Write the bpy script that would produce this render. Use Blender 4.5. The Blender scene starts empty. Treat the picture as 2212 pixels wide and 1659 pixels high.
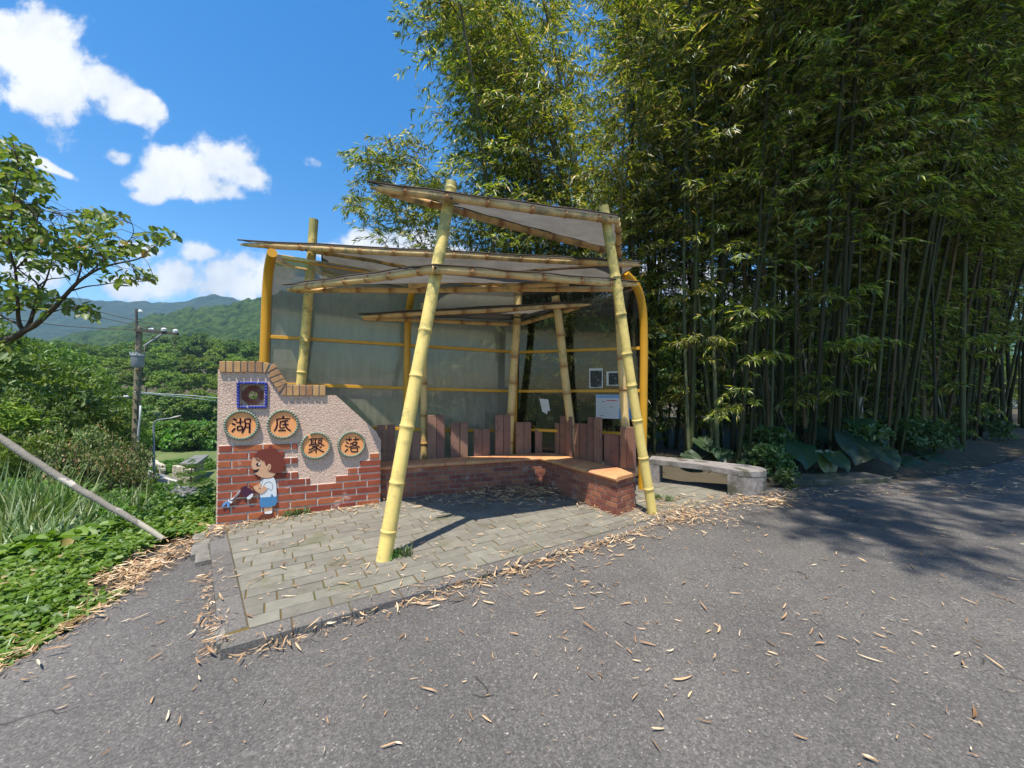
import bpy, math, random
import numpy as np
from mathutils import Vector, Matrix, noise
from mathutils.geometry import tessellate_polygon

# ------------------------------------------------------------------ camera, sky, sun
SC = bpy.context.scene
CAMZ, FPX, PITCH = 1.5, 833.0, math.radians(1.07)
cam = bpy.data.objects.new("camera", bpy.data.cameras.new("camera"))
SC.collection.objects.link(cam)
cam.location = (0, 0, CAMZ)
cam.rotation_euler = (math.pi / 2 + PITCH, 0, 0)
cam.data.sensor_width = 36
cam.data.lens = 36 * FPX / 2212
cam.data.clip_start = 0.05
cam.data.clip_end = 6000
SC.camera = cam
SC.view_settings.view_transform = 'Standard'
SC.view_settings.look = 'None'
SC.view_settings.gamma = 1
SC.view_settings.exposure = 0.68
SC.cycles.max_bounces = 8
SC.cycles.transparent_max_bounces = 12
SC.cycles.volume_bounces = 1
SC.cycles.use_denoising = True

SUN_ELEV = math.radians(69.5)
TRAV = Vector((0.30, 0.954, 0)).normalized()          # the way sunlight travels over the ground
sun_az = math.atan2(-TRAV.x, -TRAV.y)                   # compass direction of the sun, clockwise from +Y
sl = bpy.data.lights.new("sun", 'SUN')
sl.energy = 5.0
sl.angle = math.radians(0.5)
sl.color = (1.0, 0.925, 0.80)
so = bpy.data.objects.new("sun", sl)
SC.collection.objects.link(so)
sdir = Vector((TRAV.x * math.cos(SUN_ELEV), TRAV.y * math.cos(SUN_ELEV), -math.sin(SUN_ELEV)))
so.rotation_euler = sdir.to_track_quat('-Z', 'Y').to_euler()


class NT:
    """tiny node-tree helper"""
    def __init__(s, tree):
        s.t = tree
    def n(s, typ, **kw):
        nd = s.t.nodes.new(typ)
        for k, v in kw.items():
            if k.startswith('i_'):
                key = k[2:]
                key = int(key) if key.isdigit() else key.replace('_', ' ')
                nd.inputs[key].default_value = v
            else:
                setattr(nd, k, v)
        return nd
    def l(s, a, b):
        s.t.links.new(a, b)
    def math(s, op, a, b=None, c=None, clamp=False):
        nd = s.t.nodes.new('ShaderNodeMath')
        nd.operation = op
        nd.use_clamp = clamp
        for i, v in enumerate((a, b, c)):
            if v is None:
                continue
            if isinstance(v, (int, float)):
                nd.inputs[i].default_value = v
            else:
                s.l(v, nd.inputs[i])
        return nd.outputs[0]
    def mix(s, fac, a, b, blend='MIX'):
        nd = s.t.nodes.new('ShaderNodeMix')
        nd.data_type = 'RGBA'
        nd.blend_type = blend
        for i, v in ((0, fac), (6, a), (7, b)):
            if isinstance(v, (int, float)):
                nd.inputs[i].default_value = v
            elif isinstance(v, tuple):
                nd.inputs[i].default_value = (*v, 1) if len(v) == 3 else v
            else:
                s.l(v, nd.inputs[i])
        return nd.outputs[2]
    def ramp(s, fac, stops, interp='LINEAR'):
        nd = s.t.nodes.new('ShaderNodeValToRGB')
        cr = nd.color_ramp
        cr.interpolation = interp
        while len(cr.elements) < len(stops):
            cr.elements.new(0.5)
        for e, (p, c) in zip(cr.elements, stops):
            e.position = p
            e.color = (*c, 1) if len(c) == 3 else c
        s.l(fac, nd.inputs[0])
        return nd.outputs[0]
    def noise(s, vec, scale, detail=4, rough=0.55, dim='3D'):
        nd = s.t.nodes.new('ShaderNodeTexNoise')
        nd.noise_dimensions = dim
        nd.inputs['Scale'].default_value = scale
        nd.inputs['Detail'].default_value = detail
        nd.inputs['Roughness'].default_value = rough
        if vec is not None:
            s.l(vec, nd.inputs['Vector'])
        return nd.outputs[0]
    def voro(s, vec, scale, feature='F1', out='Distance', rnd=1.0):
        nd = s.t.nodes.new('ShaderNodeTexVoronoi')
        nd.feature = feature
        nd.inputs['Scale'].default_value = scale
        nd.inputs['Randomness'].default_value = rnd
        if vec is not None:
            s.l(vec, nd.inputs['Vector'])
        return nd.outputs[out]


def ray(px, py):
    u = (px - 1106) / FPX
    v = -(py - 829.5) / FPX
    return (u, math.cos(PITCH) - v * math.sin(PITCH), math.sin(PITCH) + v * math.cos(PITCH))


# ---- world: Nishita sky with cumulus
w = bpy.data.worlds.new("World")
SC.world = w
w.use_nodes = True
wt = NT(w.node_tree)
w.node_tree.nodes.clear()
out = wt.n('ShaderNodeOutputWorld')
bg = wt.n('ShaderNodeBackground')
sky = wt.n('ShaderNodeTexSky')
sky.sky_type = 'NISHITA'
sky.sun_disc = False
sky.sun_elevation = SUN_ELEV
sky.sun_rotation = sun_az
sky.air_density = 1.15
sky.dust_density = 0.35
sky.ozone_density = 3.0
SKY_STR = 0.095
tc = wt.n('ShaderNodeTexCoord')
sep = wt.n('ShaderNodeSeparateXYZ')
wt.l(tc.outputs['Generated'], sep.inputs[0])
yab = wt.math('MAXIMUM', wt.math('ABSOLUTE', sep.outputs[1]), 0.12)
cu = wt.math('DIVIDE', sep.outputs[0], yab)
cv = wt.math('DIVIDE', sep.outputs[2], yab)
cmb = wt.n('ShaderNodeCombineXYZ')
wt.l(cu, cmb.inputs[0]); wt.l(cv, cmb.inputs[1])
wt.l(wt.math('MULTIPLY', wt.math('LESS_THAN', sep.outputs[1], 0.0), 3.7), cmb.inputs[2])
# cloud bodies: centre (px, py), half sizes (px), tilt (deg)
CL = [(95, 150, 185, 100, 30), (20, 90, 170, 100, 0), (225, 195, 150, 58, 28), (310, 215, 80, 34, 38), (60, 205, 130, 45, 5),
      (490, 350, 92, 66, 15), (390, 375, 105, 62, 0), (350, 405, 100, 38, 8), (445, 410, 105, 38, 0), (540, 380, 50, 42, 20), (322, 425, 60, 20, 5),
      (675, 352, 44, 20, 12), (250, 340, 42, 22, 12), (110, 362, 90, 11, 24),
      (360, 595, 135, 48, 8), (300, 615, 90, 38, 0), (500, 585, 110, 52, -5), (560, 600, 90, 56, 0), (430, 545, 60, 30, 10), (300, 540, 70, 26, 10),
      (800, 525, 90, 36, 0), (880, 520, 110, 34, 0), (735, 545, 70, 26, 0), (60, 590, 120, 45, 0), (970, 560, 90, 40, 0),
      (1950, 130, 330, 170, 10), (2150, 330, 220, 150, 0), (1500, 640, 280, 80, 0), (1400, 590, 120, 50, 0)]
field = None
for (px, py, a, b, rot) in CL:
    r = ray(px, py)
    u0, v0 = r[0] / r[1], r[2] / r[1]
    th = math.radians(-rot)
    du = wt.math('SUBTRACT', cu, u0)
    dv = wt.math('SUBTRACT', cv, v0)
    k1, k2 = FPX / a, FPX / b
    x1 = wt.math('MULTIPLY_ADD', du, math.cos(th) * k1, wt.math('MULTIPLY', dv, math.sin(th) * k1))
    y1 = wt.math('MULTIPLY_ADD', du, -math.sin(th) * k2, wt.math('MULTIPLY', dv, math.cos(th) * k2))
    d = wt.math('SQRT', wt.math('MULTIPLY_ADD', x1, x1, wt.math('MULTIPLY', y1, y1)))
    f = wt.math('SUBTRACT', 1.0, d)
    field = f if field is None else wt.math('SMOOTH_MAX', field, f, 0.15)
n1 = wt.noise(cmb.outputs[0], 7.0, 10, 0.6)
n2 = wt.noise(cmb.outputs[0], 2.2, 4, 0.5)
nn = wt.math('ADD', wt.math('MULTIPLY', wt.math('SUBTRACT', n1, 0.5), 2.8), wt.math('MULTIPLY', wt.math('SUBTRACT', n2, 0.5), 1.0))
fld = wt.math('ADD', wt.math('MINIMUM', field, 0.6), nn)
mr = wt.n('ShaderNodeMapRange', interpolation_type='SMOOTHSTEP')
mr.inputs['From Min'].default_value = 0.0
mr.inputs['From Max'].default_value = 0.55
wt.l(fld, mr.inputs['Value'])
alpha = wt.math('MULTIPLY', mr.outputs[0], 0.97)
shade = wt.math('ADD', wt.noise(cmb.outputs[0], 5.0, 6, 0.55), wt.math('MULTIPLY', fld, 0.16))
ccol = wt.ramp(shade, [(0.38, (0.60, 0.66, 0.74)), (0.52, (0.80, 0.83, 0.87)), (0.68, (0.98, 0.98, 0.99))])
skys = wt.mix(1.0, sky.outputs[0], (1.0, 1.0, 1.0), 'MULTIPLY')
hsv = wt.n('ShaderNodeHueSaturation')
hsv.inputs['Saturation'].default_value = 1.42
hsv.inputs['Value'].default_value = 1.36
wt.l(skys, hsv.inputs['Color'])
cc = wt.mix(1.0, ccol, (7.4, 7.4, 7.4), 'MULTIPLY')
wt.l(wt.mix(alpha, hsv.outputs[0], cc), bg.inputs['Color'])
bg.inputs['Strength'].default_value = SKY_STR
wt.l(bg.outputs[0], out.inputs[0])

# ------------------------------------------------------------------ helpers
def P(px, py, Y):
    r = ray(px, py)
    k = Y / r[1]
    return Vector((r[0] * k, Y, CAMZ + r[2] * k))

def PZ(px, py, z):
    """point of the horizontal plane z"""
    r = ray(px, py)
    k = (z - CAMZ) / r[2]
    return Vector((r[0] * k, r[1] * k, z))

def slabz(x, y):
    t = 0.08 - 0.022 * (x + 1.67)
    return 0.02 * x + min(0.09, max(0.016, t))

def GS(px, py):
    z = 0.0
    for _ in range(6):
        p = PZ(px, py, z)
        z = slabz(p.x, p.y)
    return PZ(px, py, z)

def GR(px, py):
    z = 0.0
    for _ in range(6):
        p = PZ(px, py, z)
        z = 0.02 * p.x + 0.012
    return PZ(px, py, z)

COL = SC.collection
def tag(o, label=None, cat=None, group=None, kind=None):
    if label: o['label'] = label
    if cat: o['category'] = cat
    if group: o['group'] = group
    if kind: o['kind'] = kind
    return o

def thing(name, label, cat, loc=(0, 0, 0), group=None, rotz=0):
    o = bpy.data.objects.new(name, None)
    o.empty_display_size = 0.2
    COL.objects.link(o)
    o.location = loc
    o.rotation_euler = (0, 0, rotz)
    return tag(o, label, cat, group)

def mesh_obj(name, me, mat, parent=None, smooth=False):
    o = bpy.data.objects.new(name, me)
    COL.objects.link(o)
    if mat is not None and not me.materials:
        for m in (mat if isinstance(mat, list) else [mat]):
            me.materials.append(m)
    if smooth:
        me.polygons.foreach_set('use_smooth', [True] * len(me.polygons))
    if parent is not None:
        o.parent = parent
        o.matrix_parent_inverse = Matrix.Identity(4)
        if parent.parent is None:
            off = Vector(parent.location)
            if off.length > 0 and not me.get('local'):
                me.transform(Matrix.Translation(-off) if abs(parent.rotation_euler.z) < 1e-6 else
                             (Matrix.Translation(off) @ Matrix.Rotation(parent.rotation_euler.z, 4, 'Z')).inverted())
        else:
            off = Vector(parent.parent.location)
            if off.length > 0 and not me.get('local'):
                me.transform(Matrix.Translation(-off))
    return o

class MB:
    """mesh buffer"""
    def __init__(s):
        s.v, s.f, s.a, s.m = [], [], [], []
        s.rnd = []
    def add(s, verts, faces, attr=None, mi=0, rnd=0.5):
        b = len(s.v)
        s.v.extend([tuple(v) for v in verts])
        s.f.extend([tuple(i + b for i in f) for f in faces])
        s.a.extend(attr if attr is not None else [0.0] * len(verts))
        s.m.extend([mi] * len(faces))
        s.rnd.extend([rnd] * len(faces))
    def box(s, c, ax, ay, az, mi=0, rnd=0.5, taper=0.0):
        c, ax, ay, az = Vector(c), Vector(ax), Vector(ay), Vector(az)
        vs = []
        for k in (-1, 1):
            q = 1 - taper if k > 0 else 1
            for (i, j) in ((-1, -1), (1, -1), (1, 1), (-1, 1)):
                vs.append(c + ax * i * q + ay * j * q + az * k)
        s.add(vs, [(0, 3, 2, 1), (4, 5, 6, 7), (0, 1, 5, 4), (1, 2, 6, 5), (2, 3, 7, 6), (3, 0, 4, 7)], mi=mi, rnd=rnd)
    def bbox(s, c, ax, ay, az, bev=0.004, mi=0, rnd=0.5):
        """box with chamfered edges round the +az face"""
        c, ax, ay, az = Vector(c), Vector(ax), Vector(ay), Vector(az)
        def ring(k, q):
            fx = (ax.length - q) / ax.length
            fy = (ay.length - q) / ay.length
            return [c + ax * i * fx + ay * j * fy + az * k for (i, j) in ((-1, -1), (1, -1), (1, 1), (-1, 1))]
        kz = 1 - bev / az.length
        vs = ring(-1, 0) + ring(kz, 0) + ring(1, bev)
        fs = [(3, 2, 1, 0), (8, 9, 10, 11)]
        for b in (0, 4):
            for i in range(4):
                j = (i + 1) % 4
                fs.append((b + i, b + j, b + 4 + j, b + 4 + i))
        s.add(vs, fs, mi=mi, rnd=rnd)
    def tube(s, pts, rad, seg=12, attr=None, caps=True, mi=0, flat=None, rnd=0.5):
        pts = [Vector(p) for p in pts]
        n = len(pts)
        if not hasattr(rad, '__len__'):
            rad = [rad] * n
        t0 = (pts[1] - pts[0]).normalized()
        ref = Vector((0, 0, 1)) if abs(t0.z) < 0.9 else Vector((0, 1, 0))
        if flat is not None:
            ref = Vector(flat)
        a = (ref - t0 * ref.dot(t0)).normalized()
        vs, at = [], []
        for i in range(n):
            if i == 0: t = pts[1] - pts[0]
            elif i == n - 1: t = pts[-1] - pts[-2]
            else: t = pts[i + 1] - pts[i - 1]
            t = t.normalized() if t.length > 1e-9 else t0
            a = (a - t * a.dot(t))
            a = a.normalized() if a.length > 1e-9 else t.orthogonal().normalized()
            b = t.cross(a)
            fl = 0.45 if flat is not None else 1.0
            for k in range(seg):
                th = 2 * math.pi * k / seg
                vs.append(pts[i] + a * math.cos(th) * rad[i] * fl + b * math.sin(th) * rad[i])
                at.append(attr[i] if attr is not None else 0.0)
        fs = []
        for i in range(n - 1):
            for k in range(seg):
                k2 = (k + 1) % seg
                fs.append((i * seg + k, i * seg + k2, (i + 1) * seg + k2, (i + 1) * seg + k))
        if caps:
            fs.append(tuple(range(seg - 1, -1, -1)))
            fs.append(tuple((n - 1) * seg + k for k in range(seg)))
        s.add(vs, fs, at, mi, rnd)
    def prism(s, outer, holes, f0, f1, mi=0, rnd=0.5):
        """polygon in 2d; f0/f1 map (a,b) to 3d for the two faces"""
        loops = [outer] + list(holes)
        flat = [p for lp in loops for p in lp]
        tris = tessellate_polygon([[Vector((p[0], p[1], 0)) for p in lp] for lp in loops])
        n = len(flat)
        vs = [f0(*p) for p in flat] + [f1(*p) for p in flat]
        fs = []
        for t in tris:
            a, b, c = t
            A, B, Cc = flat[a], flat[b], flat[c]
            cr = (B[0] - A[0]) * (Cc[1] - A[1]) - (B[1] - A[1]) * (Cc[0] - A[0])
            if abs(cr) < 1e-12: continue
            if cr < 0: b, c = c, b
            fs.append((a, c, b)); fs.append((a + n, b + n, c + n))
        o = 0
        for lp in loops:
            m = len(lp)
            for i in range(m):
                j = (i + 1) % m
                fs.append((o + i, o + j, o + j + n, o + i + n))
            o += m
        s.add(vs, fs, mi=mi, rnd=rnd)
    def mesh(s, name):
        me = bpy.data.meshes.new(name)
        me.from_pydata(s.v, [], s.f)
        if any(s.a):
            at = me.attributes.new('nd', 'FLOAT', 'POINT')
            at.data.foreach_set('value', s.a)
        at = me.attributes.new('rnd', 'FLOAT', 'FACE')
        at.data.foreach_set('value', s.rnd)
        if any(s.m):
            me.polygons.foreach_set('material_index', s.m)
        me.update()
        return me
    def build(s, name, mat, parent=None, smooth=False, angle=None, recalc=True):
        me = s.mesh(name)
        if recalc:
            import bmesh
            bm = bmesh.new(); bm.from_mesh(me)
            bmesh.ops.recalc_face_normals(bm, faces=bm.faces)
            bm.to_mesh(me); bm.free()
        for m in (mat if isinstance(mat, list) else [mat]):
            me.materials.append(m)
        o = mesh_obj(name, me, None, parent, smooth or angle is not None)
        if angle is not None:
            me.set_sharp_from_angle(angle=math.radians(angle))
        return o

def np_mesh(name, V, F, rnd=None, smooth=False):
    V = np.asarray(V, dtype=np.float32); F = np.asarray(F, dtype=np.int32)
    me = bpy.data.meshes.new(name)
    nf, k = F.shape
    me.vertices.add(len(V)); me.vertices.foreach_set('co', V.ravel())
    me.loops.add(nf * k); me.loops.foreach_set('vertex_index', F.ravel())
    me.polygons.add(nf)
    me.polygons.foreach_set('loop_start', np.arange(0, nf * k, k, dtype=np.int32))
    if smooth: me.polygons.foreach_set('use_smooth', np.ones(nf, dtype=bool))
    me.update(calc_edges=True)
    if rnd is not None:
        at = me.attributes.new('rnd', 'FLOAT', 'FACE')
        at.data.foreach_set('value', np.asarray(rnd, dtype=np.float32))
    return me

def unit(a):
    return a / np.maximum(np.linalg.norm(a, axis=1, keepdims=True), 1e-9)

def leaves(B, D, N, L, W, rnd, broad=False, fold=0.3, droop=0.12):
    """many leaves: base, direction, normal arrays -> verts, faces, rnd per face"""
    D = unit(D); S = unit(np.cross(D, N)); N2 = np.cross(S, D)
    L = L[:, None]; W = W[:, None]
    n = len(B)
    if not broad:
        m = B + D * L * 0.38
        V = np.stack([B, m + S * W / 2 + N2 * W * fold / 2, B + D * L - N2 * L * droop, m - S * W / 2 + N2 * W * fold / 2], axis=1)
        k = 4
        F = np.array([[0, 1, 2], [0, 2, 3]])
    else:
        a = B + D * L * 0.28; b = B + D * L * 0.68 - N2 * L * droop * 0.4
        V = np.stack([B, a + S * W * .46 + N2 * W * fold / 2, b + S * W * .42 + N2 * W * fold / 2, B + D * L - N2 * L * droop,
                      b - S * W * .42 + N2 * W * fold / 2, a - S * W * .46 + N2 * W * fold / 2], axis=1)
        k = 6
        F = np.array([[0, 1, 2, 3], [0, 3, 4, 5]])
    FF = (F[None] + (np.arange(n) * k)[:, None, None]).reshape(-1, F.shape[1])
    return V.reshape(-1, 3), FF, np.repeat(rnd, 2)

# ------------------------------------------------------------------ materials
MATS = {}
def newmat(name):
    m = bpy.data.materials.new(name)
    m.use_nodes = True
    m.node_tree.nodes.clear()
    t = NT(m.node_tree)
    o = t.n('ShaderNodeOutputMaterial')
    MATS[name] = m
    return m, t, o

def pm(name, c1, c2=None, scale=5.0, rough=0.7, bump=0.0, bscale=40.0, metal=0.0, c3=None, s3=1.2, t3=0.55, rndmix=0.0, detail=5, spec=0.4, bdist=0.01, sep3=0.12):
    """principled, two-tone noise colour, optional third tone in patches, optional per-face value shift"""
    m, t, o = newmat(name)
    b = t.n('ShaderNodeBsdfPrincipled')
    tcn = t.n('ShaderNodeTexCoord')
    vec = tcn.outputs['Object']
    nz = t.noise(vec, scale, detail)
    col = t.mix(t.math('MULTIPLY_ADD', nz, 2.4, -0.7, clamp=True), c1, c2 or c1)
    if c3:
        p = t.noise(vec, s3, 6, 0.6)
        k = t.n('ShaderNodeMapRange')
        k.inputs['From Min'].default_value = t3; k.inputs['From Max'].default_value = t3 + sep3
        t.l(p, k.inputs['Value'])
        col = t.mix(k.outputs[0], col, c3)
    if rndmix:
        at = t.n('ShaderNodeAttribute', attribute_name='rnd')
        v = t.math('MULTIPLY_ADD', at.outputs['Fac'], 2 * rndmix, 1 - rndmix)
        hs = t.n('ShaderNodeHueSaturation'); t.l(col, hs.inputs['Color']); t.l(v, hs.inputs['Value'])
        t.l(t.math('MULTIPLY_ADD', at.outputs['Fac'], 0.02, 0.49), hs.inputs['Hue'])
        col = hs.outputs[0]
    t.l(col, b.inputs['Base Color'])
    b.inputs['Roughness'].default_value = rough
    b.inputs['Metallic'].default_value = metal
    b.inputs['Specular IOR Level'].default_value = spec
    if bump:
        bp = t.n('ShaderNodeBump'); bp.inputs['Strength'].default_value = bump; bp.inputs['Distance'].default_value = bdist
        t.l(t.noise(vec, bscale, 6, 0.6), bp.inputs['Height'])
        t.l(bp.outputs[0], b.inputs['Normal'])
    t.l(b.outputs[0], o.inputs[0])
    return m

def leafm(name, stops, trans=0.38, gloss=0.07, grough=0.35, tcol=1.5):
    m, t, o = newmat(name)
    at = t.n('ShaderNodeAttribute', attribute_name='rnd')
    oi = t.n('ShaderNodeObjectInfo')
    col = t.ramp(at.outputs['Fac'], stops)
    hs = t.n('ShaderNodeHueSaturation'); t.l(col, hs.inputs['Color'])
    t.l(t.math('MULTIPLY_ADD', oi.outputs['Random'], 0.03, 0.485), hs.inputs['Hue'])
    t.l(t.math('MULTIPLY_ADD', oi.outputs['Random'], 0.4, 0.8), hs.inputs['Value'])
    d = t.n('ShaderNodeBsdfDiffuse'); t.l(hs.outputs[0], d.inputs[0])
    tr = t.n('ShaderNodeBsdfTranslucent')
    t.l(t.mix(1.0, hs.outputs[0], (tcol, tcol * 1.05, tcol * 0.55), 'MULTIPLY'), tr.inputs[0])
    g = t.n('ShaderNodeBsdfGlossy'); g.inputs['Roughness'].default_value = grough; g.inputs[0].default_value = (.9, .95, 1, 1)
    m1 = t.n('ShaderNodeMixShader'); m1.inputs[0].default_value = trans
    t.l(d.outputs[0], m1.inputs[1]); t.l(tr.outputs[0], m1.inputs[2])
    m2 = t.n('ShaderNodeMixShader'); m2.inputs[0].default_value = gloss
    t.l(m1.outputs[0], m2.inputs[1]); t.l(g.outputs[0], m2.inputs[2])
    t.l(m2.outputs[0], o.inputs[0])
    return m

def asphalt():
    m, t, o = newmat('asphalt')
    b = t.n('ShaderNodeBsdfPrincipled')
    tcn = t.n('ShaderNodeTexCoord'); vec = tcn.outputs['Object']
    big = t.math('ADD', t.math('MULTIPLY', t.noise(vec, 0.33, 5, 0.6), .6), t.math('MULTIPLY', t.noise(vec, 1.6, 6, 0.65), .4))
    mid = t.noise(vec, 5, 5, 0.6)
    cell = t.voro(vec, 85, 'F1', 'Color')
    cell2 = t.voro(vec, 160, 'F1', 'Color')
    dist = t.voro(vec, 85, 'F1', 'Distance')
    bw = t.n('ShaderNodeRGBToBW'); t.l(cell, bw.inputs[0])
    bw2 = t.n('ShaderNodeRGBToBW'); t.l(cell2, bw2.inputs[0])
    base = t.ramp(big, [(0.3, (0.078, 0.073, 0.070)), (0.5, (0.118, 0.110, 0.104)), (0.7, (0.168, 0.156, 0.145))])
    st = t.ramp(bw.outputs[0], [(0.0, (0.72, 0.71, 0.72)), (0.45, (0.92, 0.92, 0.92)), (0.75, (1.1, 1.1, 1.09)), (0.9, (1.25, 1.23, 1.2)), (0.965, (2.1, 2.05, 1.95))])
    st2 = t.ramp(bw2.outputs[0], [(0.0, (0.65, 0.65, 0.66)), (0.7, (1.1, 1.1, 1.1)), (0.88, (1.25, 1.25, 1.25)), (0.94, (2.4, 2.4, 2.3))])
    col = t.mix(1.0, t.mix(1.0, base, st, 'MULTIPLY'), st2, 'MULTIPLY')
    gap = t.math('MULTIPLY_ADD', dist, -0.9, 1.25, clamp=True)
    col = t.mix(1.0, col, t.mix(gap, (0.72, 0.72, 0.72), (1.03, 1.03, 1.03)), 'MULTIPLY')
    stain = t.n('ShaderNodeMapRange'); stain.inputs['From Min'].default_value = 0.56; stain.inputs['From Max'].default_value = 0.75
    t.l(t.noise(vec, 1.3, 7, 0.65), stain.inputs['Value'])
    col = t.mix(t.math('MULTIPLY', stain.outputs[0], 0.35), col, (0.10, 0.085, 0.06))
    # fine cracks
    wv = t.n('ShaderNodeVectorMath', operation='ADD')
    nz3 = t.n('ShaderNodeTexNoise'); nz3.inputs['Scale'].default_value = 3.0; t.l(vec, nz3.inputs['Vector'])
    sc = t.n('ShaderNodeVectorMath', operation='SCALE'); t.l(nz3.outputs['Color'], sc.inputs[0]); sc.inputs['Scale'].default_value = 0.5
    t.l(vec, wv.inputs[0]); t.l(sc.outputs[0], wv.inputs[1])
    ck = t.voro(wv.outputs[0], 0.8, 'DISTANCE_TO_EDGE')
    ckm = t.n('ShaderNodeMapRange'); ckm.inputs['From Min'].default_value = 0.0; ckm.inputs['From Max'].default_value = 0.007
    t.l(ck, ckm.inputs['Value'])
    crk = t.math('MAXIMUM', ckm.outputs[0], t.math('LESS_THAN', t.noise(vec, 0.9, 3), 0.57))
    col = t.mix(crk, (0.035, 0.032, 0.03), col)
    t.l(col, b.inputs['Base Color'])
    b.inputs['Roughness'].default_value = 0.85
    b.inputs['Specular IOR Level'].default_value = 0.35
    bp = t.n('ShaderNodeBump'); bp.inputs['Strength'].default_value = 0.7; bp.inputs['Distance'].default_value = 0.004
    h = t.math('ADD', t.math('MULTIPLY', gap, 0.8), t.math('ADD', t.math('MULTIPLY', bw.outputs[0], 0.6), t.math('MULTIPLY', mid, 0.8)))
    h = t.math('ADD', h, t.math('MULTIPLY', crk, 1.0))
    t.l(h, bp.inputs['Height']); t.l(bp.outputs[0], b.inputs['Normal'])
    t.l(b.outputs[0], o.inputs[0])
    return m

def bamboo_paint(name, c1, c2, nodec, moss=0.0, mossc=(0.16, 0.17, 0.07), nstr=1.0):
    m, t, o = newmat(name)
    b = t.n('ShaderNodeBsdfPrincipled')
    tcn = t.n('ShaderNodeTexCoord'); vec = tcn.outputs['Object']
    col = t.mix(t.math('MULTIPLY_ADD', t.noise(vec, 3.5, 5, 0.6), 2.2, -0.6, clamp=True), c1, c2)
    at = t.n('ShaderNodeAttribute', attribute_name='nd')
    nf = t.math('MULTIPLY', at.outputs['Fac'], t.math('MULTIPLY_ADD', t.noise(vec, 14, 3), 0.8, 0.5))
    col = t.mix(t.math('MULTIPLY', nf, nstr, clamp=True), col, nodec)
    # streaky dirt
    k = t.n('ShaderNodeMapRange'); k.inputs['From Min'].default_value = 0.56; k.inputs['From Max'].default_value = 0.7
    t.l(t.noise(vec, 9, 8, 0.7), k.inputs['Value'])
    col = t.mix(t.math('MULTIPLY', k.outputs[0], 0.55), col, (0.20, 0.17, 0.08))
    mp = t.n('ShaderNodeMapping'); mp.inputs['Scale'].default_value = (1, 1, 0.08); t.l(vec, mp.inputs[0])
    k2 = t.n('ShaderNodeMapRange'); k2.inputs['From Min'].default_value = 0.54; k2.inputs['From Max'].default_value = 0.72
    t.l(t.noise(mp.outputs[0], 28, 6, 0.7), k2.inputs['Value'])
    col = t.mix(t.math('MULTIPLY', k2.outputs[0], 0.4), col, (0.33, 0.29, 0.16))
    if moss:
        k = t.n('ShaderNodeMapRange'); k.inputs['From Min'].default_value = 0.62 - moss * 0.22; k.inputs['From Max'].default_value = 0.74 - moss * 0.2
        sp = t.n('ShaderNodeSeparateXYZ'); t.l(vec, sp.inputs[0])
        hh = t.math('MULTIPLY_ADD', sp.outputs[2], 0.085, -0.16)
        t.l(t.math('ADD', t.noise(vec, 5, 9, 0.72), hh), k.inputs['Value'])
        col = t.mix(t.math('MULTIPLY', k.outputs[0], 0.8), col, mossc)
    t.l(col, b.inputs['Base Color'])
    b.inputs['Roughness'].default_value = 0.5
    b.inputs['Specular IOR Level'].default_value = 0.35
    bp = t.n('ShaderNodeBump'); bp.inputs['Strength'].default_value = 0.5; bp.inputs['Distance'].default_value = 0.006
    t.l(t.noise(vec, 22, 6, 0.65), bp.inputs['Height']); t.l(bp.outputs[0], b.inputs['Normal'])
    t.l(b.outputs[0], o.inputs[0])
    return m

def panel_mat(name, tint, amt_diff, dcol):
    m, t, o = newmat(name)
    tcn = t.n('ShaderNodeTexCoord'); vec = tcn.outputs['Object']
    mp = t.n('ShaderNodeMapping'); mp.inputs['Scale'].default_value = (1, 1, 0.16); t.l(vec, mp.inputs[0])
    st = t.noise(mp.outputs[0], 14, 7, 0.65)
    bl = t.noise(vec, 2.0, 6, 0.6)
    tr = t.n('ShaderNodeBsdfTransparent')
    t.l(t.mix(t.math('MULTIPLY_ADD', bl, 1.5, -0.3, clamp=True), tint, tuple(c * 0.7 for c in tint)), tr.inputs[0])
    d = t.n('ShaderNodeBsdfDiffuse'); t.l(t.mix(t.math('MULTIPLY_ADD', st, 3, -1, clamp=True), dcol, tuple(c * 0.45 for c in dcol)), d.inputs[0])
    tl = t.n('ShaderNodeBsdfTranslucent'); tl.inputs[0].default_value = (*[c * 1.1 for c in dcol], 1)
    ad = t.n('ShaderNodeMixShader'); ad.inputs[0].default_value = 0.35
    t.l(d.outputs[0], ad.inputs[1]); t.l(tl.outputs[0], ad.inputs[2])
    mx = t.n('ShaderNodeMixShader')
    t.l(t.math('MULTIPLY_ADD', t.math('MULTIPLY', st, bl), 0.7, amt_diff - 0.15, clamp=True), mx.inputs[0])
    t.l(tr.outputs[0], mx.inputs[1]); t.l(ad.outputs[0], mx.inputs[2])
    g = t.n('ShaderNodeBsdfGlossy'); g.inputs['Roughness'].default_value = 0.07; g.inputs[0].default_value = (.95, .98, 1, 1)
    bp = t.n('ShaderNodeBump'); bp.inputs['Strength'].default_value = 0.12; bp.inputs['Distance'].default_value = 0.02
    t.l(t.noise(vec, 3, 3), bp.inputs['Height']); t.l(bp.outputs[0], g.inputs['Normal'])
    fr = t.n('ShaderNodeFresnel'); fr.inputs[0].default_value = 1.5
    m2 = t.n('ShaderNodeMixShader'); t.l(t.math('MULTIPLY_ADD', fr.outputs[0], 0.6, 0.015, clamp=True), m2.inputs[0])
    t.l(mx.outputs[0], m2.inputs[1]); t.l(g.outputs[0], m2.inputs[2])
    t.l(m2.outputs[0], o.inputs[0])
    return m

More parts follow.
